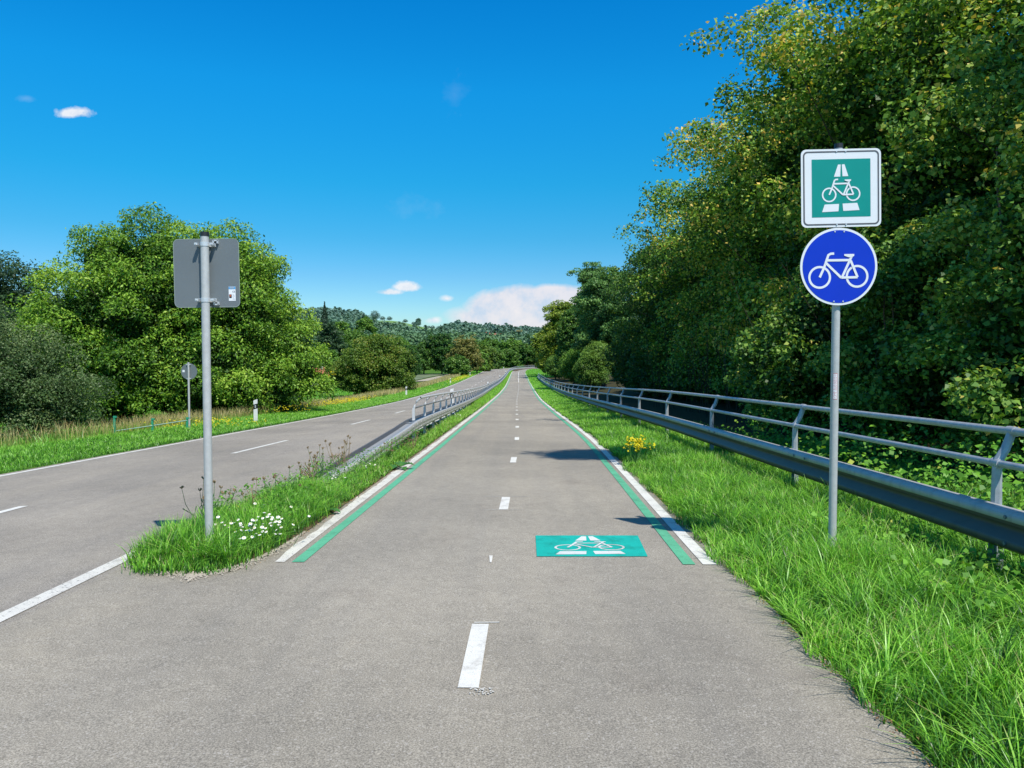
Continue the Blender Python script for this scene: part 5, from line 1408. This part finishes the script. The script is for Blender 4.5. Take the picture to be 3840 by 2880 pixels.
tint = ramp(nt, math_(nt, 'ABSOLUTE', sx.outputs[2]), [(0, (.36, .42, .475)), (.1, (.235, .395, .485)), (.146, (.155, .43, .49)), (.213, (.085, .515, .55)), (.317, (.059, .62, .68)), (.41, (.032, .60, .71)), (.5, (.10, .50, .62)), (.8, (.44, .46, .46))])
tint = mixc(nt, 1., tint, (2.22, 2.25, 2.2), 'MULTIPLY')
skyc = mixc(nt, 1., hs.outputs[0], tint, 'MULTIPLY')
n1 = noise(nt, 45, 6, .62, cv.outputs[0]); n2 = noise(nt, 14, 8, .62, cv.outputs[0])
def ell(u, v, ru, rv, soft, namp, nz, flat=0.):
    """cloud mask around a direction; all numbers in tangent units"""
    a = math_(nt, 'DIVIDE', math_(nt, 'SUBTRACT', ca, u), ru)
    b = math_(nt, 'DIVIDE', math_(nt, 'SUBTRACT', cb, v), rv)
    if flat:      # flatter base than top
        b = math_(nt, 'MULTIPLY', b, math_(nt, 'ADD', 1., math_(nt, 'MULTIPLY', math_(nt, 'LESS_THAN', b, 0.), flat)))
    r2 = math_(nt, 'SQRT', math_(nt, 'ADD', math_(nt, 'MULTIPLY', a, a), math_(nt, 'MULTIPLY', b, b)))
    q = math_(nt, 'ADD', math_(nt, 'SUBTRACT', 1., r2), math_(nt, 'MULTIPLY', math_(nt, 'SUBTRACT', nz, .5), namp))
    q = math_(nt, 'DIVIDE', q, soft, True)
    g = math_(nt, 'GREATER_THAN', sx.outputs[1], .2)
    return math_(nt, 'MULTIPLY', q, g)
dis = lambda x, y: ((x - 1106) / 1661., (765 - y) / 1661.)
def cl(x, y, rx, ry, soft, namp, nz, flat=0.): u, v = dis(x, y); return ell(u, v, rx / 1661., ry / 1661., soft, namp, nz, flat)
puffs = [cl(880, 622, 36, 15, .5, 1.3, n1, .5), cl(845, 632, 34, 9, .6, 1.2, n1, .4), cl(966, 645, 16, 8, .9, 1.2, n1), cl(172, 252, 50, 15, .6, 1.6, n1, .4), cl(938, 692, 20, 9, .8, 1.2, n1)]
wisp = [cl(70, 221, 26, 9, 2.5, 1.6, n1), cl(895, 450, 60, 26, 7, 3.0, n1), cl(985, 210, 30, 40, 9, 3.0, n1), cl(905, 692, 18, 8, 2.2, 1., n1)]
bank = [cl(1125, 668, 128, 54, .22, .75, n2), cl(1210, 656, 110, 46, .22, .7, n2), cl(1045, 684, 90, 26, .6, .9, n2), cl(1150, 705, 200, 24, 1.4, .7, n2)]
def mx(l):
    r = l[0]
    for q in l[1:]: r = math_(nt, 'MAXIMUM', r, q)
    return r
K = 1 / .12
c = mixc(nt, math_(nt, 'MULTIPLY', mx(wisp), .35), skyc, (.80 * K, .88 * K, .97 * K))
bankc = ramp(nt, noise(nt, 26, 6, .6, cv.outputs[0]), [(.36, (.60, .70, .86)), (.5, (.82, .80, .86)), (.64, (.92, .86, .88))])
bankc = mixc(nt, 1., bankc, (K, K, K), 'MULTIPLY')
c = mixc(nt, math_(nt, 'MULTIPLY', mx(bank), .9), c, bankc)
puffc = mixc(nt, 1., ramp(nt, n1, [(.35, (.66, .75, .88)), (.55, (.9, .92, .96))]), (K, K, K), 'MULTIPLY')
c = mixc(nt, math_(nt, 'MULTIPLY', mx(puffs), .92), c, puffc)
nt.links.new(c, bg.inputs['Color']); bg.inputs['Strength'].default_value = .12

sun = bpy.data.lights.new('sun', 'SUN'); sun.energy = 5.0; sun.angle = rad(.53); sun.color = (1, .95, .87)
so = bpy.data.objects.new('sun', sun); col.objects.link(so)
tos = Vector((math.sin(AZ) * math.cos(EL), math.cos(AZ) * math.cos(EL), math.sin(EL)))
so.rotation_euler = tos.to_track_quat('Z', 'Y').to_euler()

cam = bpy.data.cameras.new('camera'); cam.sensor_width = 36; cam.lens = 36 * 2883 / 3840; cam.clip_start = .05; cam.clip_end = 9000
co = bpy.data.objects.new('camera', cam); col.objects.link(co)
co.location = (0, 0, 0); co.rotation_euler = (math.pi / 2 - math.atan(112 / 2883), 0, 0)
sc.camera = co
sc.view_settings.view_transform = 'Standard'; sc.view_settings.look = 'None'; sc.view_settings.exposure = 0
sc.cycles.max_bounces = 6; sc.cycles.transparent_max_bounces = 4; sc.cycles.transmission_bounces = 3; sc.cycles.diffuse_bounces = 3; sc.cycles.glossy_bounces = 2
